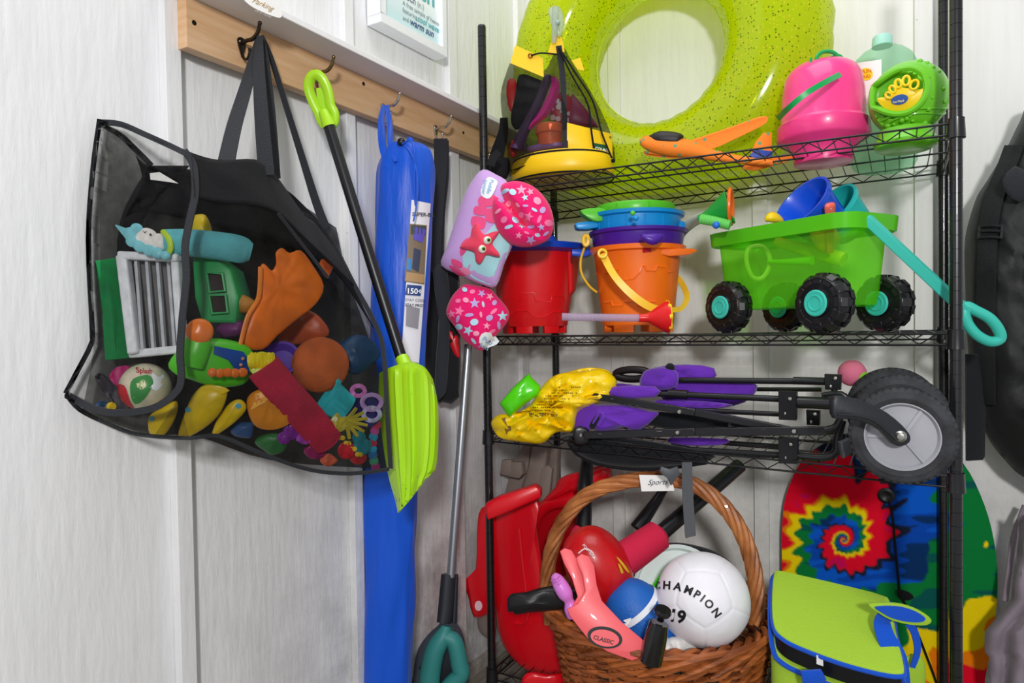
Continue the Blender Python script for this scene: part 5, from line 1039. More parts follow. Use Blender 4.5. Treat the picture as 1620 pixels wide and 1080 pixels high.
def shells(P, par, seed, x0, x1, y0, y1, sc_=1, test=None):
    rnd = random.Random(seed); mm = {c_: M() for c_ in ('#ff7fae', '#b7dff0', '#c3a6dd', '#ff9fbf')}; placed = []; ks = list(mm)
    for _ in range(900):
        x, y = x0+(x1-x0)*rnd.random(), y0+(y1-y0)*rnd.random()
        if P.k(x, y) > .86 or any(math.hypot(x-a, y-b_) < 12*sc_ for a, b_ in placed) or (test and not test(x, y)): continue
        placed.append((x, y)); k = ks[len(placed) % 4]; r = (4.2+rnd.random()*2.6)*sc_; an = rnd.random()*360; q = len(placed) % 3
        o_ = star(x, y, r*1.35, an, .42) if q == 0 else (circ(x, y, r, 12, r*.8, an) if q == 1 else circ(x, y, r*1.1, 8, r*.45, an))
        decal(o_, lambda a, b_: P.at(a, b_, .07), mm[k], ringc=2)
    for k, m in mm.items():
        if m.f: build('shell_print', m, mat('print_'+k[1:], k, .7), par, kind='stuff')
PNK = cloth('#f0186e', bump=.25)
mb, PA = pil([(790, 296), (802, 288), (824, 287), (848, 298), (868, 322), (876, 350), (870, 376), (850, 388), (826, 391), (805, 384), (788, 366), (779, 340), (780, 314)], lambda x, y: 62.3-(x-780)*.004, 1.9, n=3, p=2.6, nz=.12, seed=4)
def crease(p):   # the folded loop pinches in along a crease from upper left to the middle
    x, y = pix(p); best = min(math.hypot(x-(786+(828-786)*t_), y-(300+(349-300)*t_)) for t_ in [k/20 for k in range(21)]); best2 = min(math.hypot(x-(828+(856-828)*t_), y-(349+(372-349)*t_)) for t_ in [k/12 for k in range(13)]); return p+FW*(1.5*math.exp(-(best/7)**2)+.6*math.exp(-(best2/4)**2))
mb2, _ = pil([(790, 296), (802, 288), (824, 287), (848, 298), (868, 322), (876, 350), (870, 376), (850, 388), (826, 391), (805, 384), (788, 366), (779, 340), (780, 314)], lambda x, y: 62.3-(x-780)*.004, 1.9, n=6, p=2.6, nz=.12, seed=4, rings=[1, .985, .95, .9, .82, .74, .66, .58, .5, .42, .34, .26, .18, .1])
mb2.v = [crease(p) if (p-CAM).dot(FW) < 62.3 else p for p in mb2.v]; _o = PA.pt
PA.pt = lambda x, y, k, side=-1: crease(_o(x, y, k, side))
ab = build('arm_float', mb2, PNK, PJ, label='pink shell-print arm float folded into a loop', angle=75); OR[ab.name] = OR['float_vest']; shells(PA, ab, 7, 780, 876, 288, 390)
mb, PB = pil([(737, 449), (756, 452), (775, 456), (788, 470), (805, 492), (801, 512), (780, 536), (763, 555), (748, 548), (734, 538), (720, 518), (706, 497), (712, 474), (724, 458)], lambda x, y: 64.6, 1.5, n=3, p=3, nz=.15, seed=9)
ab = build('arm_float', mb, PNK, PJ, label='pink shell-print arm float hanging lowest', angle=75); OR[ab.name] = OR['float_vest']; shells(PB, ab, 11, 706, 804, 450, 556)
LT = mat('logo_blue', '#8fb6d8', .6)
def logo(P, ptsb, txts, par):
    lo = build('logo_patch', decal(ptsb, lambda x, y: P.at(x, y, .12), n=2), plastic('#eef3f4', .6), par)
    for s__, x, y, sz, an in txts: build('lettering', text_px(s__, x, y, sz, lambda a, b_: P.at(a, b_, .17), an, bold=True), LT, par)
logo(PV, [(772, 280), (784, 284), (787, 290), (778, 310), (770, 314), (761, 308), (762, 296)], [('Puddle', 776, 283, 8.5, 106), ('Jumper', 766, 284, 8, 100)], PJ)
logo(PB, [(762, 528), (776, 526), (790, 540), (778, 548), (766, 550), (758, 540)], [('Pud', 762, 538, 11, 30), ('Jum', 758, 547, 10, 30)], ab)
build('strap', ribbon([(776, 262, 65.2, 14), (780, 250, 65.6, 12), (790, 240, 66.5, 12)], 14, .15), BFAB, PJ)
# ================================================================ THIRD SHELF
def yd(x, y, Y): return dep(YP(x, y, Y))
YB_ = mat('yellow_film', '#ffd808', .22, coat=.3, bump=.15, bscale=40, detail=2)
t = thing('yellow_plastic_bag', YP(860, 700, 4), 'crumpled glossy yellow plastic bag at the left end of the third shelf', 'bag')
mb, PY = pil([(777, 667), (788, 656), (815, 652), (838, 640), (852, 618), (868, 600), (888, 590), (915, 588), (950, 584), (975, 600), (968, 625), (940, 640), (915, 652), (906, 682), (880, 684), (858, 701), (825, 699), (795, 694), (781, 682)], lambda x, y: 67.2-(x-777)*.018, 1.8, n=5, p=2.6, nz=1.1, nf=.9, seed=12, ridge=True, rings=[1, .985, .95, .9, .83, .76, .68, .6, .52, .44, .36, .28, .2, .12, .05])
build('body', mb, YB_, t, angle=70)
build('top_fold', pil([(868, 600), (905, 586), (935, 581), (962, 586), (976, 602), (955, 606), (920, 604), (888, 612)], 66, 1.0, n=5, nz=.8, nf=.9, seed=2, ridge=True, rings=[1, .97, .9, .8, .7, .6, .5, .4, .3, .2, .1])[0], YB_, t, angle=70)
m = M()
for r in range(11):
    y = 612+r*4.6; x0 = 872-r*4.4+abs(r-6)*1.5; n = 15-abs(r-3)
    for k in range(n):
        if (k*7+r*3) % 6: decal([(x0+k*3.2, y-.6), (x0+k*3.2+2.2, y-.6+.1), (x0+k*3.2+2.2, y+.9), (x0+k*3.2, y+.8)], lambda a, b: PY.at(a, b, .07), m, ringc=1)
build('small_print', m, mat('ink_olive', '#6b5c12', .6), t, kind='stuff')
build('lettering', text_px('EN GREEN ONLY', 836, 656, 6, lambda a, b: PY.at(a, b, .08), 4, bold=True), INK, t)
build('heart_print', decal([(793, 662), (799, 660), (800, 672), (806, 677), (808, 674), (809, 680), (801, 687)], lambda a, b: PY.at(a, b, .07)), plastic('#9a7a3c', .5), t)
simple('green_plastic_packet', [(790, 638), (812, 612), (836, 590), (842, 598), (855, 610), (853, 624), (832, 638), (806, 660), (798, 650)], 65.2, 1.0, mat('green_film', '#54d80f', .22, coat=.3, bump=.4, bscale=9, detail=3), 'glossy bright green packet propped on the yellow plastic bag', 'packet', n=1, nz=.3, nf=1.0, angle=50)
# folded wagon
FLD = thing('folded_push_cart', YP(1150, 740, 3), 'folded push cart with black tubes, purple cloth and big grey wheels on the third shelf', 'cart')
TB = mat('black_tube', '#16161a', .3, spec=.6); SCR = mat('scratched_tube', '#17171b', .32, spec=.6, var=.0)
nt = SCR.node_tree; N = nt.nodes; tc = N.new('ShaderNodeTexCoord'); mp = N.new('ShaderNodeMapping'); mp.inputs['Scale'].default_value = (18, 60, 160); nz_ = N.new('ShaderNodeTexNoise'); nz_.inputs['Scale'].default_value = 2; nz_.inputs['Detail'].default_value = 5; nt.links.new(tc.outputs['Object'], mp.inputs[0]); nt.links.new(mp.outputs[0], nz_.inputs[0])
gt = N.new('ShaderNodeMath'); gt.operation = 'GREATER_THAN'; gt.inputs[1].default_value = .7; nt.links.new(nz_.outputs[0], gt.inputs[0]); mx = N.new('ShaderNodeMix'); mx.data_type = 'RGBA'; mx.inputs[6].default_value = hexc('#17171b'); mx.inputs[7].default_value = hexc('#9a9aa2'); nt.links.new(gt.outputs[0], mx.inputs[0]); nt.links.new(mx.outputs[2], N['Principled BSDF'].inputs['Base Color'])
PRP = cloth('#6a2fb4', bump=.45, bscale=180, sheen=.3); DK = cloth('#16181d', bump=.4)
def yt(pts, r, Y, ma=TB, nm='tube', n=12, flat=1, sm=1, label=None): return build(nm, ltube([(x, y, yd(x, y, Y), r) for x, y in pts], r, n, sm, flat=flat), ma, FLD, label)
def flatbar(pts, w, Y, ma=SCR):
    m = M(); P = [YP(x, y, Y) for x, y in pts]
    for a, b in zip(P, P[1:]): m.bar(a, b, w, .45)
    return build('flat_bar', m, ma, FLD, bevel=.06, label='scratched flat black bar')
yt([(1075, 601), (1262, 603)], .27, 3.2); yt([(1255, 602), (1306, 603)], .33, 3.0, nm='sleeve_tube'); yt([(1100, 615), (1300, 616)], .2, 7)
yt([(925, 620), (1095, 624)], .25, 1.2); yt([(1080, 624), (1235, 631)], .27, 1.2); yt([(1058, 622), (1088, 624)], .4, 1.2, nm='tube_collar'); yt([(1262, 636), (1315, 638)], .5, .8, nm='axle_housing'); yt([(1256, 635), (1270, 636)], .36, .8, nm='tube_collar')
yt([(1090, 648), (1235, 655)], .22, 2.5); yt([(955, 695), (1070, 711)], .28, .8); yt([(1085, 711), (1235, 720)], .28, .8); yt([(1062, 708), (1090, 713)], .42, .8, nm='tube_collar'); yt([(1258, 720), (1300, 724), (1322, 715), (1326, 690), (1332, 665)], .33, .9, sm=4); yt([(1315, 600), (1322, 625), (1330, 650), (1322, 700)], .25, 3, sm=3); yt([(1300, 625), (1330, 622), (1345, 635)], .22, 2, sm=3); yt([(1150, 700), (1240, 706)], .2, 4)
flatbar([(925, 624), (1100, 652), (1262, 683)], .62, .2); flatbar([(925, 688), (1100, 683), (1310, 681)], .68, -.4); yt([(1306, 681), (1322, 676), (1330, 664)], .33, -.4, sm=3)
for x0, x1, y0, y1, Y in ((1231, 1260, 619, 665, -.1), (1275, 1297, 649, 673, 2), (1231, 1262, 692, 734, -.1), (1304, 1331, 592, 617, 2.6)):
    bo_ = prism([(x0, y0), (x1, y0+1), (x1-1, y1), (x0+1, y1-1)], lambda x, y: yd((x0+x1)/2, (y0+y1)/2, Y), 1.0, .06, off=Vector((0, 1.0, 0))); br_ = build('bracket', bo_, mat('black_nylon', '#131316', .4), FLD, angle=30); OR[br_.name] = OR['folded_push_cart']
    m = M()
    for u, v in ((.35, .75), (.65, .25)):
        p = YP(x0+(x1-x0)*u, y0+(y1-y0)*v, Y-.05); m.lathe([(.16, .12), (.17, 0), (.12, -.08), (0, -.1)], p, (0, 1, 0), n=12)
    build('bolt_heads', m, NIC, br_)
m = M()
for x, y, Y in ((919, 627, 0), (919, 688, -.3), (1075, 651, -.1), (1072, 684, -.75), (1256, 682, -.8)): m.lathe([(.22, .1), (.22, 0), (.15, -.1), (0, -.12)], YP(x, y, Y), (0, 1, 0), n=14)
build('rivets', m, NIC, FLD)
for y, Y in ((627, .3), (690, -.1)): build('end_bracket', pil([(908, y-14), (928, y-14), (936, y), (928, y+12), (910, y+12)], yd(920, y, Y), .25, n=2, p=5)[0], TB, FLD)
def pfab(out, Y, T, nz=.3, seed=1, lab=None, ma=PRP, n=2): return build('purple_cloth' if ma is PRP else 'black_cloth', pil(out, lambda x, y: yd(x, y, Y), T, n=n, nz=nz, nf=1.1, seed=seed, p=5)[0], ma, FLD, lab, angle=50)
pfab([(906, 612), (916, 608), (925, 618), (915, 634), (940, 640), (985, 640), (1030, 650), (1042, 655), (1010, 682), (990, 676), (950, 684), (932, 672), (915, 668), (918, 700), (908, 696), (904, 650)], .9, .8, seed=3, lab='purple canvas')
pfab([(967, 612), (1036, 611), (1038, 628), (968, 629)], .9, .55, nz=.1, seed=4); pfab([(1018, 588), (1040, 581), (1060, 582), (1072, 590), (1070, 612), (1040, 618), (1012, 612)], 2.6, .9, seed=5)
pfab([(1035, 581), (1085, 576), (1130, 582), (1126, 604), (1075, 606), (1038, 600)], 4.5, .8, seed=6); pfab([(1045, 602), (1110, 600), (1180, 604), (1198, 610), (1190, 628), (1160, 642), (1100, 640), (1050, 634)], 4.5, 1.0, seed=7); pfab([(1040, 632), (1110, 634), (1160, 640), (1135, 646), (1070, 646), (1030, 642)], 3, .6, seed=8); pfab([(950, 606), (1015, 610), (1010, 622), (945, 622)], 4, .5, seed=9); pfab([(1060, 692), (1150, 694), (1140, 704), (1070, 704)], 3, .3, seed=10)
pfab([(1030, 652), (1080, 654), (1210, 668), (1240, 672), (1235, 678), (1090, 680), (1040, 676), (1022, 668)], 3, .6, seed=11, ma=DK, lab='black mesh cloth')
pfab([(898, 688), (930, 690), (990, 698), (1060, 706), (1110, 714), (1130, 716), (1118, 732), (1060, 738), (1000, 740), (945, 732), (910, 716), (899, 702)], 1.5, 1.2, seed=12, ma=DK, lab='black padded cloth sling')
build('piping', ltube([(x, y, yd(x, y, .3)) for x, y in ((899, 700), (912, 718), (945, 734), (1000, 742), (1060, 740), (1118, 732))], .14, 8), BFAB, FLD)
pfab([(925, 690), (1000, 700), (1060, 712), (1125, 725), (1120, 716), (1010, 694)], .6, .3, seed=13, ma=DK)
build('pocket_edge', ltube([(x, y, yd(x, y, .0)) for x, y in ((936, 672), (944, 660), (950, 652), (954, 660), (946, 674))], .12, 8), PRP, FLD); build('pocket_opening', pil([(932, 672), (944, 655), (951, 654), (945, 670), (938, 678)], yd(940, 665, .1), .15, n=2)[0], DK, FLD)
build('grip_ring', M().tube([YP(x, y, 3) for x, y in circ(1001, 592, 27, 32, 7.5)], .36, 12, closed=True), mat('black_rubber', '#1a1517', .3), FLD, label='round black grip'); build('knob', sphere(1060, 582, 62, 8)[0], DK, FLD)
build('buckle_box', prism([(1152, 658), (1165, 658), (1166, 676), (1152, 676)], yd(1158, 667, 1), .5, .06), TB, FLD)
TYR = mat('dusty_rubber', '#3a3b40', .8, bump=.5, bscale=120, var=.25, vscale=30, col2='#2a2a2e'); RIMG = mat('grey_wheel_disc', '#a3a3aa', .45, bump=.05)
def cart_wheel(x, y, d, first=False):
    c = K(x, y, d); a = Vector((0, 1, 0)); R_ = 3.36
    if c.z-R_ < .05 and not first: c.z = R_+.05
    w_ = build('wheel', M().lathe([(2.2, -.35), (2.4, -.62), (2.72, -.72), (2.8, -.68), (3.12, -.6), (3.3, -.36), (3.34, 0), (3.3, .36), (3.12, .6), (2.72, .72), (2.4, .62), (2.2, .35)], c, a, n=72, caps=False), TYR, FLD, 'dark ribbed rubber tyre', angle=30); OR[w_.name] = OR['folded_push_cart']
    m = M()
    for k in range(44):
        for s_ in (-1, 1):
            an = 2*math.pi*(k+(.5 if s_ > 0 else 0))/44; dr = Vector((math.cos(an), 0, math.sin(an))); tn = Vector((-math.sin(an), 0, math.cos(an)))
            m.add([c+dr*r_+tn*t_+a*(s_*q_) for r_, q_ in ((3.1, .62), (3.34, .42), (3.4, .05), (3.2, .1)) for t_ in (-.14, .14)], [(0, 1, 3, 2), (2, 3, 5, 4), (4, 5, 7, 6), (6, 7, 1, 0), (0, 2, 4, 6), (7, 5, 3, 1)])
    build('tread_blocks', m, TYR, w_, kind='stuff')
    build('disc', M().lathe([(0, -.42), (.9, -.4), (2.1, -.28), (2.2, -.5), (2.28, -.62), (2.36, -.62), (2.38, -.4), (2.3, .3), (0, .3)], c, a, n=60, caps=False), RIMG, w_, label='grey plastic wheel disc')
    m = M()
    for an in (58, -52, 182): dr = Vector((math.cos(math.radians(an)), 0, math.sin(math.radians(an)))); m.bar(c+dr*.4-a*.5, c+dr*2.15-a*.36, .2, .22, up=dr.cross(a))
    build('spoke', m, RIMG, w_); return c
for q in ((1412, 648, 54.5), (1424, 663, 51.2), (1427, 689, 47.6)): wc = cart_wheel(*q, first=(q[2] < 48))
fo = [(1321, 627), (1345, 628), (1375, 637), (1405, 653), (1428, 672), (1441, 688), (1440, 700), (1428, 706), (1414, 702), (1396, 682), (1370, 668), (1345, 663), (1322, 662), (1318, 645)]
build('fork', prism(fo, 46.3, .7, .14, n=2), mat('black_fork_plastic', '#24262b', .42, bump=.1, bscale=150), FLD, label='curved black wheel fork', angle=45)
build('fork_edge', ltube([(1326, 656, 46.15), (1350, 657, 46.15), (1380, 664, 46.15), (1404, 682, 46.15), (1418, 696, 46.15)], .07, 6), mat('black_fork_plastic', '#24262b'), FLD)
build('axle_bolt', M().lathe([(.38, .2), (.38, 0), (.28, -.06), (.22, -.16), (0, -.2)], K(1425, 690, 46.2), (0, 1, 0), n=20), NIC, FLD, label='silver axle bolt')
build('fork_bracket', prism([(1330, 700), (1352, 690), (1356, 712), (1335, 725)], 51, .5, .05), mat('grey_nylon', '#4a4c52', .5), FLD)
# hanging strap with buckle
build('hanging_strap', ribbon([(1087, 731, 57.6, 16), (1088, 780, 57.6, 17), (1092, 840, 57.6, 17), (1093, 849, 57.6, 17)], 16, .08), mat('grey_webbing', '#55575c', .8, bump=.8, bscale=500), FLD, label='grey webbing strap')
build('buckle', prism([(1046, 738), (1060, 742), (1072, 738), (1076, 750), (1070, 757), (1062, 768), (1056, 756), (1050, 752), (1044, 745)], 57.4, .3, .05, n=1), mat('grey_nylon', '#4a4c52', .5), FLD)
t = thing('foam_ball', K(1350, 590, 58), 'pink foam ball with a lime patch behind the cart wheels', 'ball'); bl_, r_ = sphere(1348, 590, 58, 22, fn=lambda v: v*(1+.02*noise.noise(v*2))); build('ball', bl_, mat('pink_foam', '#e47796', .9, bump=.3, bscale=200), t)
cB = K(1348, 590, 58); build('patch', M().lathe([(r_*math.sin(.02+.55*k/8)*1.01, r_*math.cos(.02+.55*k/8)*1.01) for k in range(9)][::-1], cB, (K(1364, 598, 57.3)-cB), n=24, caps=False), mat('lime_foam', '#8fdc2c', .9, bump=.3, bscale=200), t, label='lime patch')
# ================================================================ BOTTOM SHELF
RPL = mat('red_moulded_plastic', '#dc0a1c', .3, coat=.2, bump=.06, bscale=60)
t = thing('red_ride_on_seat', YP(830, 1075, 4), 'red moulded plastic slide part standing behind the left front post', 'toy')
d_ = lambda x, y: yd(x, y, 3.2)
build('side_board', pil([(765, 806), (800, 790), (850, 784), (850, 830), (858, 890), (872, 950), (895, 1005), (905, 1055), (886, 1070), (845, 1066), (815, 1046), (795, 1018), (786, 985), (782, 930), (775, 880)], d_, 1.0, n=3, p=6)[0], RPL, t)
build('back_flap', pil([(757, 812), (768, 800), (782, 812), (784, 960), (770, 972), (749, 976), (741, 945), (734, 918), (752, 900), (754, 850)], lambda x, y: yd(x, y, 2.6), .8, n=2, p=6)[0], RPL, t)
build('top_bar', prism([(768, 797), (790, 786), (846, 768), (855, 775), (855, 788), (800, 812), (772, 823), (768, 812)], lambda x, y: 66.8-(x-768)*.01, 1.6, .2, n=1), RPL, t, bevel=.12)
build('foot', pil([(826, 1072), (840, 1062), (868, 1066), (890, 1064), (893, 1085), (860, 1100), (828, 1095)], 63.5, .8, n=2, p=4)[0], RPL, t)
build('cap', decal(circ(757, 958, 6, 18, 8), lambda x, y: K(x, y, yd(x, y, 2.6)-.85)), plastic('#f2c9d2', .4), t, label='pale pink round cap')
build('rib', ltube([(x, y, yd(x, y, 2.25)) for x, y in ((822, 835), (826, 880), (832, 930), (836, 970), (828, 985), (815, 985))], .16, 8), RPL, t)
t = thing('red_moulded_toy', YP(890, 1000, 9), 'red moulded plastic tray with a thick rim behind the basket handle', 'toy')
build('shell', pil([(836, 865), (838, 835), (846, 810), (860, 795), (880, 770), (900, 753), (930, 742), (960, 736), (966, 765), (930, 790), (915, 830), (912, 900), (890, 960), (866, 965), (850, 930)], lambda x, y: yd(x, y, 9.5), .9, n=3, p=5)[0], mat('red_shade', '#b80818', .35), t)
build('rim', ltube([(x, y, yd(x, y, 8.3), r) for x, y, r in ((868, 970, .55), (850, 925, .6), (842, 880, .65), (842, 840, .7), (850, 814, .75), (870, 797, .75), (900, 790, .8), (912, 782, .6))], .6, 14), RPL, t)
build('top_lobe', pil([(858, 793), (878, 770), (884, 758), (905, 748), (935, 744), (965, 738), (962, 762), (938, 768), (920, 778), (896, 780), (876, 792)], lambda x, y: yd(x, y, 8.2), 1.1, n=3, p=3.5)[0], RPL, t)
build('socket', M().lathe([(.5, 0), (.5, -.25), (.35, -.3), (.32, 0)], YP(926, 773, 7.2), (0, 1, 0), n=20, caps=False), RPL, t)
TAU = mat('taupe_plastic', '#82746c', .55, bump=.15, bscale=80)
t = thing('taupe_playset_panel', YP(830, 870, 12), 'taupe plastic playset panels with square clips leaning behind the left posts', 'toy')
for o_, Y, nm in (([(826, 704), (840, 704), (835, 740), (815, 800), (800, 860), (782, 860), (790, 810), (808, 740)], 10.5, 'panel'), ([(842, 704), (866, 706), (862, 740), (845, 800), (830, 870), (806, 870), (815, 815), (835, 740)], 9.8, 'panel'), ([(866, 706), (882, 708), (878, 790), (858, 860), (832, 872), (848, 800), (864, 745)], 10.8, 'panel')): build(nm, prism(o_, lambda x, y: yd(x, y, Y), 1.2, .18, off=Vector((0, 1.2, 0))), TAU, t, angle=40)
build('inner_rib', prism([(856, 742), (866, 736), (873, 742), (868, 790), (850, 840), (842, 830)], lambda x, y: yd(x, y, 9.4), .6, .1), TAU, t)
for o_ in ([(793, 728), (808, 727), (810, 745), (806, 753), (790, 750)], [(808, 731), (824, 731), (826, 750), (821, 757), (804, 754)]): build('clip', prism(o_, lambda x, y: yd(x, y, 8.9), 1.0, .12, off=Vector((0, 1, 0))), TAU, t, label='square taupe clip')
build('lower_block', pil([(757, 958), (783, 960), (784, 1008), (768, 1008), (758, 998), (755, 985)], lambda x, y: yd(x, y, 5), .7, n=2, p=5)[0], TAU, t)
# tie dye board
BX = lambda x, y: YP(x, y, 16.5)
def dye(x, y):
    dx, dy = x-1335, y-853; r = math.hypot(dx, dy)+.01; q = ((math.atan2(dy, -dx))/(2*math.pi)) % 1    # 0 left, .25 down, .5 right, .75 up
    nzv = noise.noise(Vector((math.cos(q*6.283)*5.5, math.sin(q*6.283)*5.5, r*.006)))*.13+noise.noise(Vector((x*.035, y*.035, 3)))*.05
    rr_ = r if r < 95 else 95+(r-95)*(.4+.16*max(0, min(1, (40-dy)/80)))
    ph = math.log(rr_/19.0)/1.609-q+nzv*min(1, r/30)
    teeth = .038*math.sin(q*6.283*17+1.2*math.sin(q*20)); f_ = (ph+teeth*min(1, r/40)) % 1; g = ph % 1
    if f_ < .34: c = (.78, .0, .02)
    elif f_ < .42: c = (.008, .012, .03)
    elif f_ < .66: c = (.0, .06, .42)
    elif f_ < .85: c = (.0, .19, .035)
    else: c = (.9, .66, .0) if f_ < .96 else (.85, .2, .0)
    if .3 > f_ > .1 and noise.noise(Vector((x*.02, y*.02, 9))) > .25: c = (.6, .0, .09)
    if .42 <= f_ < .66:
        k = noise.noise(Vector((x*.012, y*.07, 5))); c = (.0, .028, .12) if k > .22 else ((.0, .10, .60) if k < -.1 else c)
    if .66 <= f_ < .85 and noise.noise(Vector((x*.014, y*.07, 2))) > .25: c = (.0, .09, .08)
    return c
bo_ = cat([(1237, 1010), (1237, 900), (1238, 820), (1248, 770), (1275, 722), (1330, 690), (1400, 676), (1470, 690), (1525, 735), (1558, 800), (1575, 870), (1578, 940), (1570, 1010), (1558, 1075), (1550, 1110), (1400, 1115), (1240, 1110)], 4)
board = thing('bodyboard', BX(1400, 1080), 'tie-dyed spiral bodyboard leaning on the back wall behind the shelf', 'bodyboard')
def xr(y):
    xs = []
    for i in range(len(bo_)):
        (x1, y1), (x2, y2) = bo_[i], bo_[(i+1) % len(bo_)]
        if (y1-y)*(y2-y) <= 0 and y1 != y2: xs.append(x1+(x2-x1)*(y-y1)/(y2-y1))
    return (min(xs), max(xs)) if len(xs) > 1 else (1400, 1400)
nyr, nxr = 190, 150; m = M(); m.c = []; rows = []
for j in range(nyr+1):
    y = 677+(1108-677)*j/nyr; a, b_ = xr(y); row = []
    for i in range(nxr+1):
        x = a+(b_-a)*i/nxr; row.append((x, y)); m.v.append(BX(x, y)-Vector((0, .08*(1-(2*i/nxr-1)**8), 0))); c = [0, 0, 0]
        for ox, oy in ((-.8, -.8), (.8, -.8), (-.8, .8), (.8, .8)):
            q = dye(x+ox, y+oy); c = [u+v/4 for u, v in zip(c, q)]
        m.c.append((*c, 1))
w1 = nxr+1; m.f = [(j*w1+i, (j+1)*w1+i, (j+1)*w1+i+1, j*w1+i+1) for j in range(nyr) for i in range(nxr)]
build('deck', m, mat('tie_dye_cloth', '#ffffff', .85, attr='col', bump=.15, bscale=300, spec=.2), board, label='tie-dye cloth face', clean=False)
build('core', M().slab([BX(x, y)+Vector((0, .02, 0)) for x, y in bo_], (0, .9, 0), .15), cloth('#17436a'), board)
m = M().tube([BX(*p)-Vector((0, .25, 0)) for p in cat([(1405, 788), (1412, 815), (1416, 860), (1421, 910), (1425, 940), (1440, 968), (1452, 1000), (1475, 1060), (1485, 1090)], 4, False)], .11, 6); build('leash', m, BFAB, board, label='thin black leash'); build('leash_plug', M().lathe([(.75, 0), (.75, -.15), (.5, -.25), (.2, -.12), (0, -.12)], BX(1402, 783)-Vector((0, .12, 0)), (0, 1, 0), n=28), mat('black_disc', '#17181a', .4), board, label='round black leash plug')
build('leash_knot', pil([(1420, 932), (1438, 936), (1446, 946), (1430, 950), (1420, 942)], dep(BX(1430, 940))-.5, .2, n=2)[0], BFAB, board)
# cooler
t = thing('cooler_bag', (36.5, 9, -24), 'lime cooler bag with blue zip piping and straps on the bottom shelf', 'cooler'); LC = cloth('#a3c93a', bump=.3, bscale=180, sheen=.05); BC = cloth('#0d4fc4', bump=.5, bscale=300)
lid = cat([(1224, 985), (1221, 950), (1224, 908), (1232, 902), (1262, 908), (1340, 926), (1396, 941), (1408, 952), (1418, 1000), (1430, 1052), (1424, 1062), (1390, 1058), (1330, 1042), (1265, 1018), (1236, 1002)], 3)
def ld(x, y): return 57.0-(y-903)*.052-(x-1225)*.012
P3 = [K(x, y, ld(x, y)) for x, y in lid]
cc_ = sum(P3, Vector())/len(P3)
build('lid', M().slab(P3, (0, 0, -.5), .1), LC, t, label='lime fabric lid', angle=50)
build('lining', M().slab([p+(cc_-p)*.03+Vector((0, 0, -.4)) for p in P3], (0, 0, -1.3)), mat('dark_lining', '#0f1114', .3), t)
low = [p+Vector((.0, 0, -1.7)) for p in P3]
bodyv = [];  
fb_ = [min(1, max(0, (y-955)/40)) for x, y in lid]; B3 = [Vector((p.x, p.y, p.z-.6-1.5*k)) + Vector(((p-cc_).x, (p-cc_).y, 0))*.02 for p, k in zip(P3, fb_)]
build('body', M().slab(B3, (0, 0, -11.0), .2), LC, t, label='lime fabric body', angle=50)
build('piping', M().tube([p+Vector((0, 0, -.35)) for p in P3], .17, 8, closed=True), BC, t, label='blue zip piping')
build('piping', M().tube([p+(p-cc_)*.01 for p in B3], .2, 8, closed=True), BC, t, label='blue zip piping')
build('lining_label', prism([(1292, 1036), (1316, 1044), (1316, 1058), (1292, 1050)], 49.45, .05), PAP, t)
build('zip_pull', prism([(1268, 1062), (1300, 1060), (1308, 1075), (1290, 1092), (1272, 1084)], 48.6, .25, .05, n=1), BC, t)
pad = [(1375, 957), (1398, 954), (1428, 956), (1456, 966), (1474, 980), (1466, 989), (1438, 988), (1408, 980), (1388, 968)]
build('strap_pad', prism(pad, 49.2, .3, .06, n=3), LC, t, label='leaf-shaped carrying pad'); build('pad_inset', prism([(x*.8+1424*.2, y*.72+971*.28) for x, y in pad], 49.05, .2, n=3), BC, t)
build('strap', ribbon([(1404, 972, 49.8, 22), (1396, 984, 49.4, 26), (1402, 1008, 48.8, 28), (1418, 1040, 48.2, 32), (1424, 1075, 48, 32), (1424, 1100, 48, 32)], 26, .1), BC, t, label='wide blue strap')
build('strap', ribbon([(1438, 986, 49.6, 12), (1448, 1002, 49.6, 12), (1452, 1030, 49.6, 10), (1444, 1056, 49.6, 8)], 10, .1), BC, t)
build('side_bottle_pocket', pil([(1432, 1040), (1452, 1035), (1464, 1050), (1462, 1090), (1434, 1095)], 50.6, .4, n=2)[0], LC, t)
# basket
BCN = YP(1042, 985, 1.5); BCN.z = -14.9; BR = 9.6
bas = thing('wicker_basket', (BCN.x, BCN.y, -24), 'big brown wicker basket with a twisted arched handle full of sports balls', 'basket')
WK = mat('brown_wicker', '#b86630', .42, coat=.15, bump=.4, bscale=60, bstretch=(1, 1, 6), var=.55, vscale=14, col2='#7a3e1c'); HDL = mat('handle_wicker', '#c27c45', .42, coat=.15, bump=.3, bscale=80, var=.45, vscale=12, col2='#7c4018')
def wrad(z): return 7.6+(BR-7.6)*min(1, (z+24)/9)**.7
NST = 26
for k in range(13):
    z0_ = -23.5+k*.68
    for ph in (0, 1):
        pts = []
        for i in range(130):
            a = 2*math.pi*i/130; z = z0_+.12*math.sin(a*5+k)+ph*.38; s_ = math.cos(a*NST/2+math.pi*ph); r = wrad(z)+.26*s_; z += .22*math.sin(a*NST/2+math.pi*ph); pts.append(BCN+Vector((r*math.cos(a), r*math.sin(a), z-BCN.z)))
        build('woven_cane', M().tube(pts, .21, 6, closed=True), WK, bas)
st_ = M()
for k in range(NST):
    a = 2*math.pi*k/NST; st_.tube([BCN+Vector((wrad(z)*math.cos(a), wrad(z)*math.sin(a), z-BCN.z)) for z in (-23.9, -21, -18, -15.5, -14.9)], .16, 6)
build('stakes', st_, WK, bas, kind='stuff')
rnd = random.Random(8)
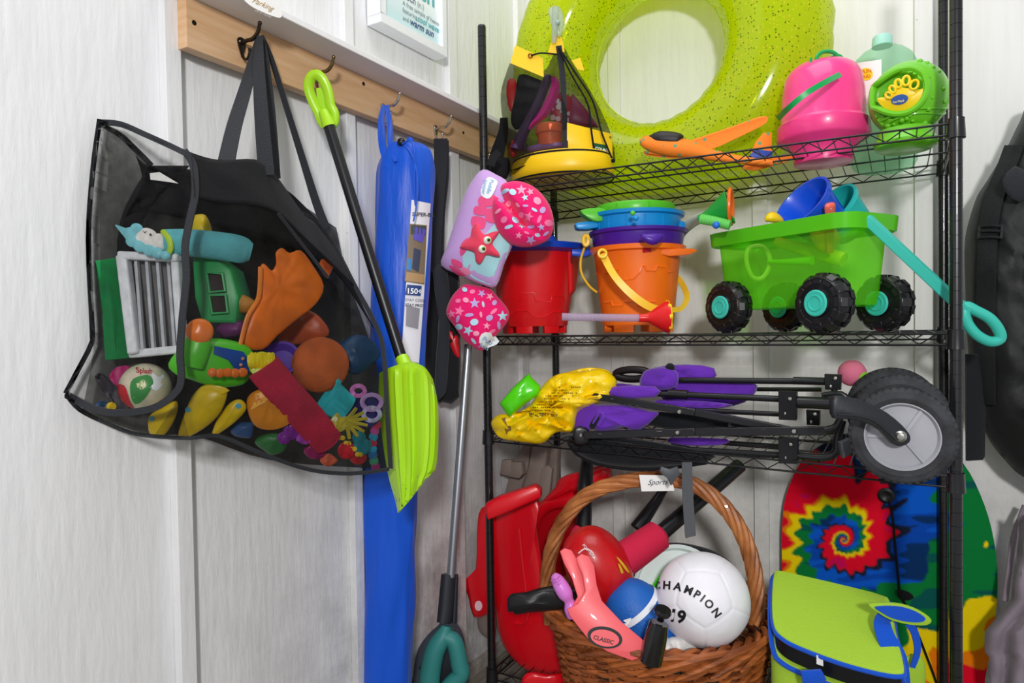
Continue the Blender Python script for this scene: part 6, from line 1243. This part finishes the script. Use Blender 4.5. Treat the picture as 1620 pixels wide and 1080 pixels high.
for k in range(22):      # slanting canes of the wrapped rim
    a0 = 2*math.pi*k/22; pts = []
    for i in range(16):
        u = i/15; a = a0+u*.9; pts.append(BCN+Vector(((BR+.25+.55*math.sin(u*math.pi))*math.cos(a), (BR+.25+.55*math.sin(u*math.pi))*math.sin(a), -1.6+2.3*math.sin(u*math.pi*.72+.1)+.0)))
    build('rim_cane', M().tube(pts, [.12+.2*math.sin(math.pi*i/15)**.5 for i in range(16)], 7), WK, bas)
for k in range(3): build('rim_braid', M().tube([BCN+Vector(((BR+.1+.42*math.cos(a*15+2.09*k))*math.cos(a), (BR+.1+.42*math.cos(a*15+2.09*k))*math.sin(a), .35+.42*math.sin(a*15+2.09*k))) for a in [2*math.pi*i/240 for i in range(240)]], .26, 6, closed=True), WK, bas)
hp = cat([(872, 985), (866, 930), (872, 872), (892, 822), (930, 782), (985, 762), (1040, 757), (1095, 766), (1140, 796), (1172, 840), (1190, 890), (1197, 940), (1196, 985)], 8, False)
HD = [K(x, y, 65-(x-870)*.0205) for x, y in hp]
for k in range(6):
    pts = []
    prev = None
    for i, p in enumerate(HD):
        tn = (HD[min(i+1, len(HD)-1)]-HD[max(i-1, 0)]).normalized(); x_ = tn.cross(FW).normalized(); y_ = tn.cross(x_); an = i*.26+k*math.pi/3; pts.append(p+(x_*math.cos(an)+y_*math.sin(an))*.44)
    build('handle_strand', M().tube(pts, .29, 7), HDL, bas)
tg = build('name_tag', prism([(1011, 751), (1062, 752), (1067, 776), (1015, 777)], 60.4, .04), PAP, bas, label='white tag with handwriting', smooth=False); OR[tg.name] = OR['wicker_basket']
build('lettering', text_px('Sports', 1024, 767, 12, plane_at(60.33), -2, shear=.5), INK, tg)
# contents of the basket
def ball_surf(c, r, e=.05):
    d0 = dep(c); x0, y0 = pix(c)
    def f(x, y):
        # nearest hit of the picture ray with the ball
        v = ray(x, y).normalized(); oc_ = CAM-c; b = oc_.dot(v); q = b*b-(oc_.dot(oc_)-r*r); tt = -b-math.sqrt(max(0, q)); p = CAM+v*tt; return c+(p-c).normalized()*(r+e)
    return f
vb = thing('volleyball', K(1113, 1020, 56), 'soft white volleyball lettered CHAMPION 19 on top of the basket', 'ball'); vc = K(1112, 947, 55.5); vr = 72*55.5/FPX
phi = (1+5**.5)/2; ico = [Vector(v).normalized() for v in [(s1*0, s2*1, s3*phi) for s1 in (1,) for s2 in (1, -1) for s3 in (1, -1)]+[(s2*1, s3*phi, 0) for s2 in (1, -1) for s3 in (1, -1)]+[(s3*phi, 0, s2*1) for s2 in (1, -1) for s3 in (1, -1)]]
rotm = Matrix.Rotation(.5, 3, 'X') @ Matrix.Rotation(.35, 3, 'Z')
def vfn(v):
    q = rotm @ v.normalized(); ds = sorted((math.acos(max(-1, min(1, q.dot(i)))) for i in ico)); g = ds[1]-ds[0]; return v*(1-.022*math.exp(-(g/.035)**2)+.004*noise.noise(v*1.2)-.012*abs(noise.noise(v*.55)))
build('ball', M().ball(vc, vr, 160, 96, (0, 0, 1), vfn), mat('white_leatherette', '#eceaf0', .42, bump=.1, bscale=300, spec=.4), vb, angle=80)
vs_ = ball_surf(vc, vr, .03)
def arc_text(s_, cx, cy, R_, a0, gap, size, surf, ma, par):
    m = M(); u = 0
    for ch in s_:
        vv = glyphs(ch, 1.0, .035)[0]; x0 = min(v_[0] for v_ in vv); wd_ = (max(v_[0] for v_ in vv)-x0)*size; a = math.radians(a0)+u/R_
        text_px(ch, cx+R_*math.sin(a)-x0*size*math.cos(a), cy-R_*math.cos(a)-x0*size*math.sin(a), size, surf, math.degrees(a+wd_/R_/2), m, bold=.035); u += wd_+gap
    build('lettering', m, ma, par)
arc_text('CHAMPION', 1050, 1027, 96, -10, 4.0, 17.5, vs_, mat('ink_ball', '#16161a', .5), vb)
build('lettering', text_px('19', 1057, 981, 27, vs_, 9, bold=.04), mat('ink_ball', '#16161a', .5), vb)
t = thing('red_football', K(945, 950, 57), 'red football toy with yellow stripes behind the coral paddles', 'ball'); fc = K(946, 896, 59); fax = (RT*.5-UP*.86).normalized()
build('ball', M().lathe([(2.75*math.cos(t_)**.8 if abs(t_) < 1.55 else 0, 3.6*math.sin(t_)) for t_ in [-1.5707+3.1414*k/24 for k in range(25)]], fc, fax, n=40, caps=False), mat('red_football', '#cf1018', .35, coat=.2, bump=.4, bscale=25, var=.25, vscale=12), t)
fb = ball_surf(fc, 2.82, .0)
m = M()
for o_ in ([(978, 890), (985, 900), (988, 915), (982, 905)], [(990, 925), (996, 940), (992, 948), (988, 935)], [(950, 945), (965, 952), (962, 958), (948, 952)], [(893, 925), (905, 935), (903, 945), (893, 935)], [(975, 880), (986, 890), (996, 905), (990, 902)]): decal(cat(o_, 2), lambda x, y: K(x, y, 56.0+((x-946)**2+(y-900)**2)*.00055), m)
build('stripe_print', m, plastic('#e0b21c', .4), t); build('lettering', text_px('FOOTBALL', 921, 862, 6, lambda x, y: K(x, y, 55.9), 50, bold=True), mat('ink_pale', '#f0d4d4', .6), t)
build('lacing', M().tube([K(x, y, 56.05) for x, y in cat([(915, 875), (925, 868), (936, 872), (940, 880)], 4, False)], .06, 6), mat('ink_pale', '#f0d4d4', .6), t)
FOAM = mat('raspberry_foam', '#c4183f', .9, bump=.35, bscale=220)
t = thing('foam_bat', K(1000, 870, 60), 'raspberry foam bat with a thick black shaft leaning out of the basket', 'bat'); build('shaft', ltube([(1170, 736, 66, .72), (1040, 848, 61.5, .72)], .7, 16, 1), TB, t, label='black shaft'); build('foam', ltube([(1042, 846, 61, 1.35), (985, 886, 59.6, 1.5), (975, 893, 59.4, 1.45)], 1.4, 24, 3), FOAM, t, label='raspberry foam head'); build('cap', ltube([(1046, 843, 61.1, .9), (1040, 848, 60.9, 1.3)], 1, 20, 1), FOAM, t)
t = thing('foam_bat', K(920, 870, 63), 'raspberry foam bat standing upright behind the red football', 'bat', None); build('shaft', ltube([(930, 715, 69, .55), (926, 770, 66.5, .75), (923, 842, 64.5, .75)], .7, 14, 1), TB, t, label='black shaft'); build('foam', ltube([(922, 838, 64.3, .85), (917, 850, 64, 1.0), (915, 880, 63, 1.1)], 1, 18, 2), FOAM, t, label='raspberry foam head')
t = thing('black_bat_grip', K(1020, 820, 64), 'thin black bat grip leaning behind the basket handle', 'bat'); build('shaft', ltube([(1056, 765, 66, .35), (1040, 790, 65, .5), (1008, 836, 64, .72)], .5, 14, 1), TB, t)
for x, y, d, rx, ry, c_, l_, nm in ((1074, 938, 59.6, 74, 70, '#dfe8e6', 'white flying disc standing behind the volleyball', 'flying_disc'), (1082, 952, 58.6, 54, 56, '#46d41c', 'bright green flying disc nested in the white disc', 'flying_disc'), (1086, 962, 58.0, 44, 44, '#3f2434', 'dark plum ring nested in the green disc', 'ring_toy')):
    c = K(x, y, d); s_ = rx*d/FPX; a = (FW*.9-UP*.35).normalized(); one(nm, M().lathe([(0, .35), (s_*.86, .35), (s_*.97, .15), (s_, -.3), (s_*.97, -.4), (s_*.92, -.3), (s_*.88, .1), (0, .2)], c, a, n=48, caps=False), plastic(c_, .35), l_, 'disc')
simple('black_drawstring_bag', [(1000, 900), (1020, 868), (1060, 858), (1100, 862), (1140, 876), (1165, 905), (1160, 960), (1100, 980), (1020, 960)], 62.5, 1.5, DK, 'black cloth bag stuffed behind the discs in the basket', 'bag', nz=.5)
t = thing('blue_football', K(1020, 1000, 56.5), 'blue and white football sunk in the basket beside the volleyball', 'ball'); fc2 = K(1022, 985, 57); ax2 = (RT*.62-UP*.78).normalized()
def fball(c, a, L, R_): return [(R_*math.cos(t_)**.75 if abs(t_) < 1.55 else 0, L*math.sin(t_)) for t_ in [-1.5707+3.1414*k/24 for k in range(25)]]
build('ball', M().lathe(fball(fc2, ax2, 4.0, 2.6), fc2, ax2, n=40, caps=False), mat('blue_leatherette', '#1560b8', .5, bump=.4, bscale=220), t)
pf = fball(0, 0, 4.0, 2.63); 
for lo_, hi_ in ((-2.4, -1.5), (.6, 1.4)): build('white_band', M().lathe([(r*1.012, h_) for r, h_ in pf if lo_ < h_ < hi_], fc2, ax2, n=40, caps=False), plastic('#e3e8ee', .5), t, label='white band')
build('lettering', text_px('4', 984, 985, 20, lambda x, y: K(x, y, 54.4), 35, bold=True), mat('ink_white', '#fff', .6), t)
COR = mat('coral_plastic', '#f2646a', .42, coat=.1)
d_ = lambda x, y: 54.2-(y-870)*.011
t = thing('paddle', K(950, 1000, 54), 'front coral pink beach paddle leaning out of the basket', 'paddle'); build('blade', prism([(912, 882), (920, 876), (932, 880), (940, 895), (944, 925), (952, 950), (985, 985), (1015, 1010), (1034, 1032), (1000, 1045), (960, 1030), (930, 1010), (902, 975), (898, 964), (914, 955), (926, 935), (922, 910), (914, 892)], d_, .35, .06, n=1), COR, t, bevel=.03)
lgm = M(); decal(circ(957, 1008, 28, 28, 17, 12), lambda x, y: K(x, y, d_(x, y)-.06), lgm); lo_ = build('logo_print', lgm, mat('ink_ball', '#16161a', .5), t); build('logo_inset', decal(circ(957, 1009, 23, 24, 13, 12), lambda x, y: K(x, y, d_(x, y)-.09)), COR, t); build('lettering', text_px('CLASSIC', 938, 1010, 9, lambda x, y: K(x, y, d_(x, y)-.12), 16, bold=True), mat('ink_ball', '#16161a', .5), t)
t = thing('paddle', K(930, 980, 55), 'rear coral pink beach paddle, its handle left of the front one', 'paddle'); build('blade', prism([(886, 872), (893, 867), (904, 870), (913, 885), (928, 920), (935, 950), (950, 1000), (915, 985), (902, 966), (914, 944), (905, 915), (892, 890)], lambda x, y: d_(x, y)+.7, .35, .06, n=1), COR, t, bevel=.03)
t = thing('lilac_dolphin_toy', K(890, 935, 55), 'ribbed lilac toy tucked left of the paddles', 'toy'); m = M(); 
build('body', ltube([(876, 910, 55, .3), (881, 916, 54.8, .5), (888, 928, 54.6, .62), (895, 940, 54.5, .6), (900, 950, 54.5, .4), (904, 962, 54.5, .6), (906, 974, 54.6, .5)], .5, 14, 4), plastic('#d67ad2', .35), t)
for k in range(7): ltube([(872+k*3.4+.5, 918+k*4.2, 54.5-.02*k), (878+k*3.4, 915+k*4.2, 54.1), (885+k*3.2, 911+k*4.4, 54.5)], .08, 6, m=m)
build('ridges', m, plastic('#d67ad2', .35), t)
simple('umbrella_sleeve', [(803, 946), (812, 938), (832, 936), (872, 926), (912, 938), (914, 960), (870, 966), (835, 969), (816, 972), (810, 966), (804, 968)], 58.0, .9, mat('black_satin', '#101013', .4, bump=.4, bscale=30), 'shiny black fabric sleeve sticking out left of the basket', 'sleeve', nz=.3, n=2)
t = thing('ball_pump', K(1038, 1000, 53), 'small black hand pump standing in front of the volleyball', 'pump'); PB_ = mat('glossy_black', '#0e0e10', .15, coat=.4)
build('barrel', ltube([(1043, 985, 51.6, .72), (1038, 1006, 51.6, .85), (1030, 1046, 51.8, .85)], .8, 20, 1), PB_, t); build('knob', M().lathe([(0, .5), (.6, .5), (.68, .3), (.62, .1), (.3, .05), (.28, -.5)], K(1047, 972, 51.6), (UP*.95+RT*.2-FW*.25), n=24), PB_, t)
simple('white_vinyl_ball', [(1042, 1040), (1046, 1018), (1062, 1007), (1085, 1008), (1102, 1025), (1104, 1050), (1080, 1058), (1050, 1056)], 54.6, 1.2, mat('white_vinyl', '#e6e4e0', .3), 'dented white vinyl ball at the front of the basket', 'ball', nz=.35, nf=1.4, seed=5)
# ================================================================ RIGHT SIDE
t = thing('black_backpack_bag', YP(1590, 740, 13), 'large black padded bag hanging on the back wall right of the shelf', 'bag')
mb, PK_ = pil([(1640, 150), (1612, 195), (1592, 235), (1562, 285), (1546, 310), (1534, 345), (1526, 385), (1527, 450), (1532, 560), (1545, 640), (1562, 690), (1590, 728), (1622, 756), (1700, 790), (1760, 700), (1780, 400), (1720, 180)], lambda x, y: yd(x, y, 13.6), 3.0, c=(1690, 480), n=5, p=4, nz=.5, nf=.22, seed=21, rings=[1-.04*i for i in range(25)])
build('body', mb, mat('black_ripstop', '#0e0f11', .6, bump=.5, bscale=30, sheen=.1), t, label='black ripstop body'); ps_ = lambda e: (lambda x, y: PK_.at(x, y, e))
def surfrib(pts, w, P, e, ma, nm, par): 
    q = cat(pts, 5, False); rows = [[P.at(x-w/2, y, e), P.at(x, y, e+.05), P.at(x+w/2, y, e)] for x, y in q]; return build(nm, M().grid(rows, .1), ma, par)
surfrib([(1606, 230), (1594, 262), (1578, 300), (1566, 350), (1562, 420), (1560, 520), (1560, 640)], 30, PK_, .25, mat('black_webbing2', '#191a1d', .8, bump=.8, bscale=500), 'shoulder_strap', t)
build('loop', pil([(1586, 285), (1606, 262), (1628, 278), (1640, 300), (1612, 320), (1592, 306)], yd(1600, 290, 9.6), .4, n=2)[0], STR, t)
BK = mat('black_buckle', '#232427', .35)
m = M()
for y in (358, 366, 376): m.add(*(lambda g: (g.v, g.f))(M().tube([PK_.at(1549, y, .5), PK_.at(1567, y-1, .62), PK_.at(1585, y, .5)], .12, 8)))
m.tube([PK_.at(1551, 357, .5), PK_.at(1549, 377, .5)], .12, 8); m.tube([PK_.at(1586, 357, .5), PK_.at(1584, 377, .5)], .12, 8); build('buckle', m, BK, t, label='black ladder buckle')
build('hanging_strap', prism([(1530, 560), (1562, 560), (1560, 650), (1559, 722), (1555, 728), (1531, 729)], yd(1545, 640, 11), .35, .08), DK, t)
t = thing('grey_folded_fabric', YP(1600, 1080, 12), 'crumpled mauve-grey fabric hanging at the lower right edge', 'fabric'); GFB = cloth('#8b7f8a', bump=.6, bscale=40)
rows = []
for j in range(40):
    v = j/39; y = 815+(1115-815)*v; x0 = 1612-22*v if v < .45 else (1602-42*min(1, (v-.45)*6) if v < .72 else 1566+25*(v-.72)); r = []
    for i in range(28):
        u = i/27; x = x0+(1720-x0)*u; Y = 12.5-1.6*math.sin(math.pi*min(1, u*1.6))+.7*math.sin(u*22+v*5+2*noise.noise(Vector((u*3, v*4, 0))))*(.5+.5*v)+.5*noise.noise(Vector((u*6, v*9, 3))); r.append(YP(x, y, Y))
    rows.append(r)
build('fabric', M().grid(rows, .12), GFB, t, angle=80)
build('cord', ltube([(1622, 800, 60), (1604, 850, 59.5), (1596, 905, 59.3), (1590, 950, 59.2)], .25, 8), GFB, t)
# ================================================================ groups of look-alike things
GRP = {'sand_mould': 'sand moulds in the toy bags and wagon', 'red_sand_mould': 'red toys in the mesh backpack', 'yellow_sand_mould': None, 'ring_toy': 'ring toys', 'fish_squirter': 'yellow squirters at the bottom of the tote', 'castle_bucket': 'castle sand buckets on the second shelf', 'nested_bucket': 'buckets nested on the second shelf', 'flying_disc': 'flying discs in the basket', 'foam_bat': 'foam bats in the basket', 'paddle': 'coral paddles in the basket'}
for o in sc.objects:
    if o.parent is None and 'category' in o and GRP.get(o.name.split('.')[0]): o['group'] = GRP[o.name.split('.')[0]]
bpy.context.view_layer.update()
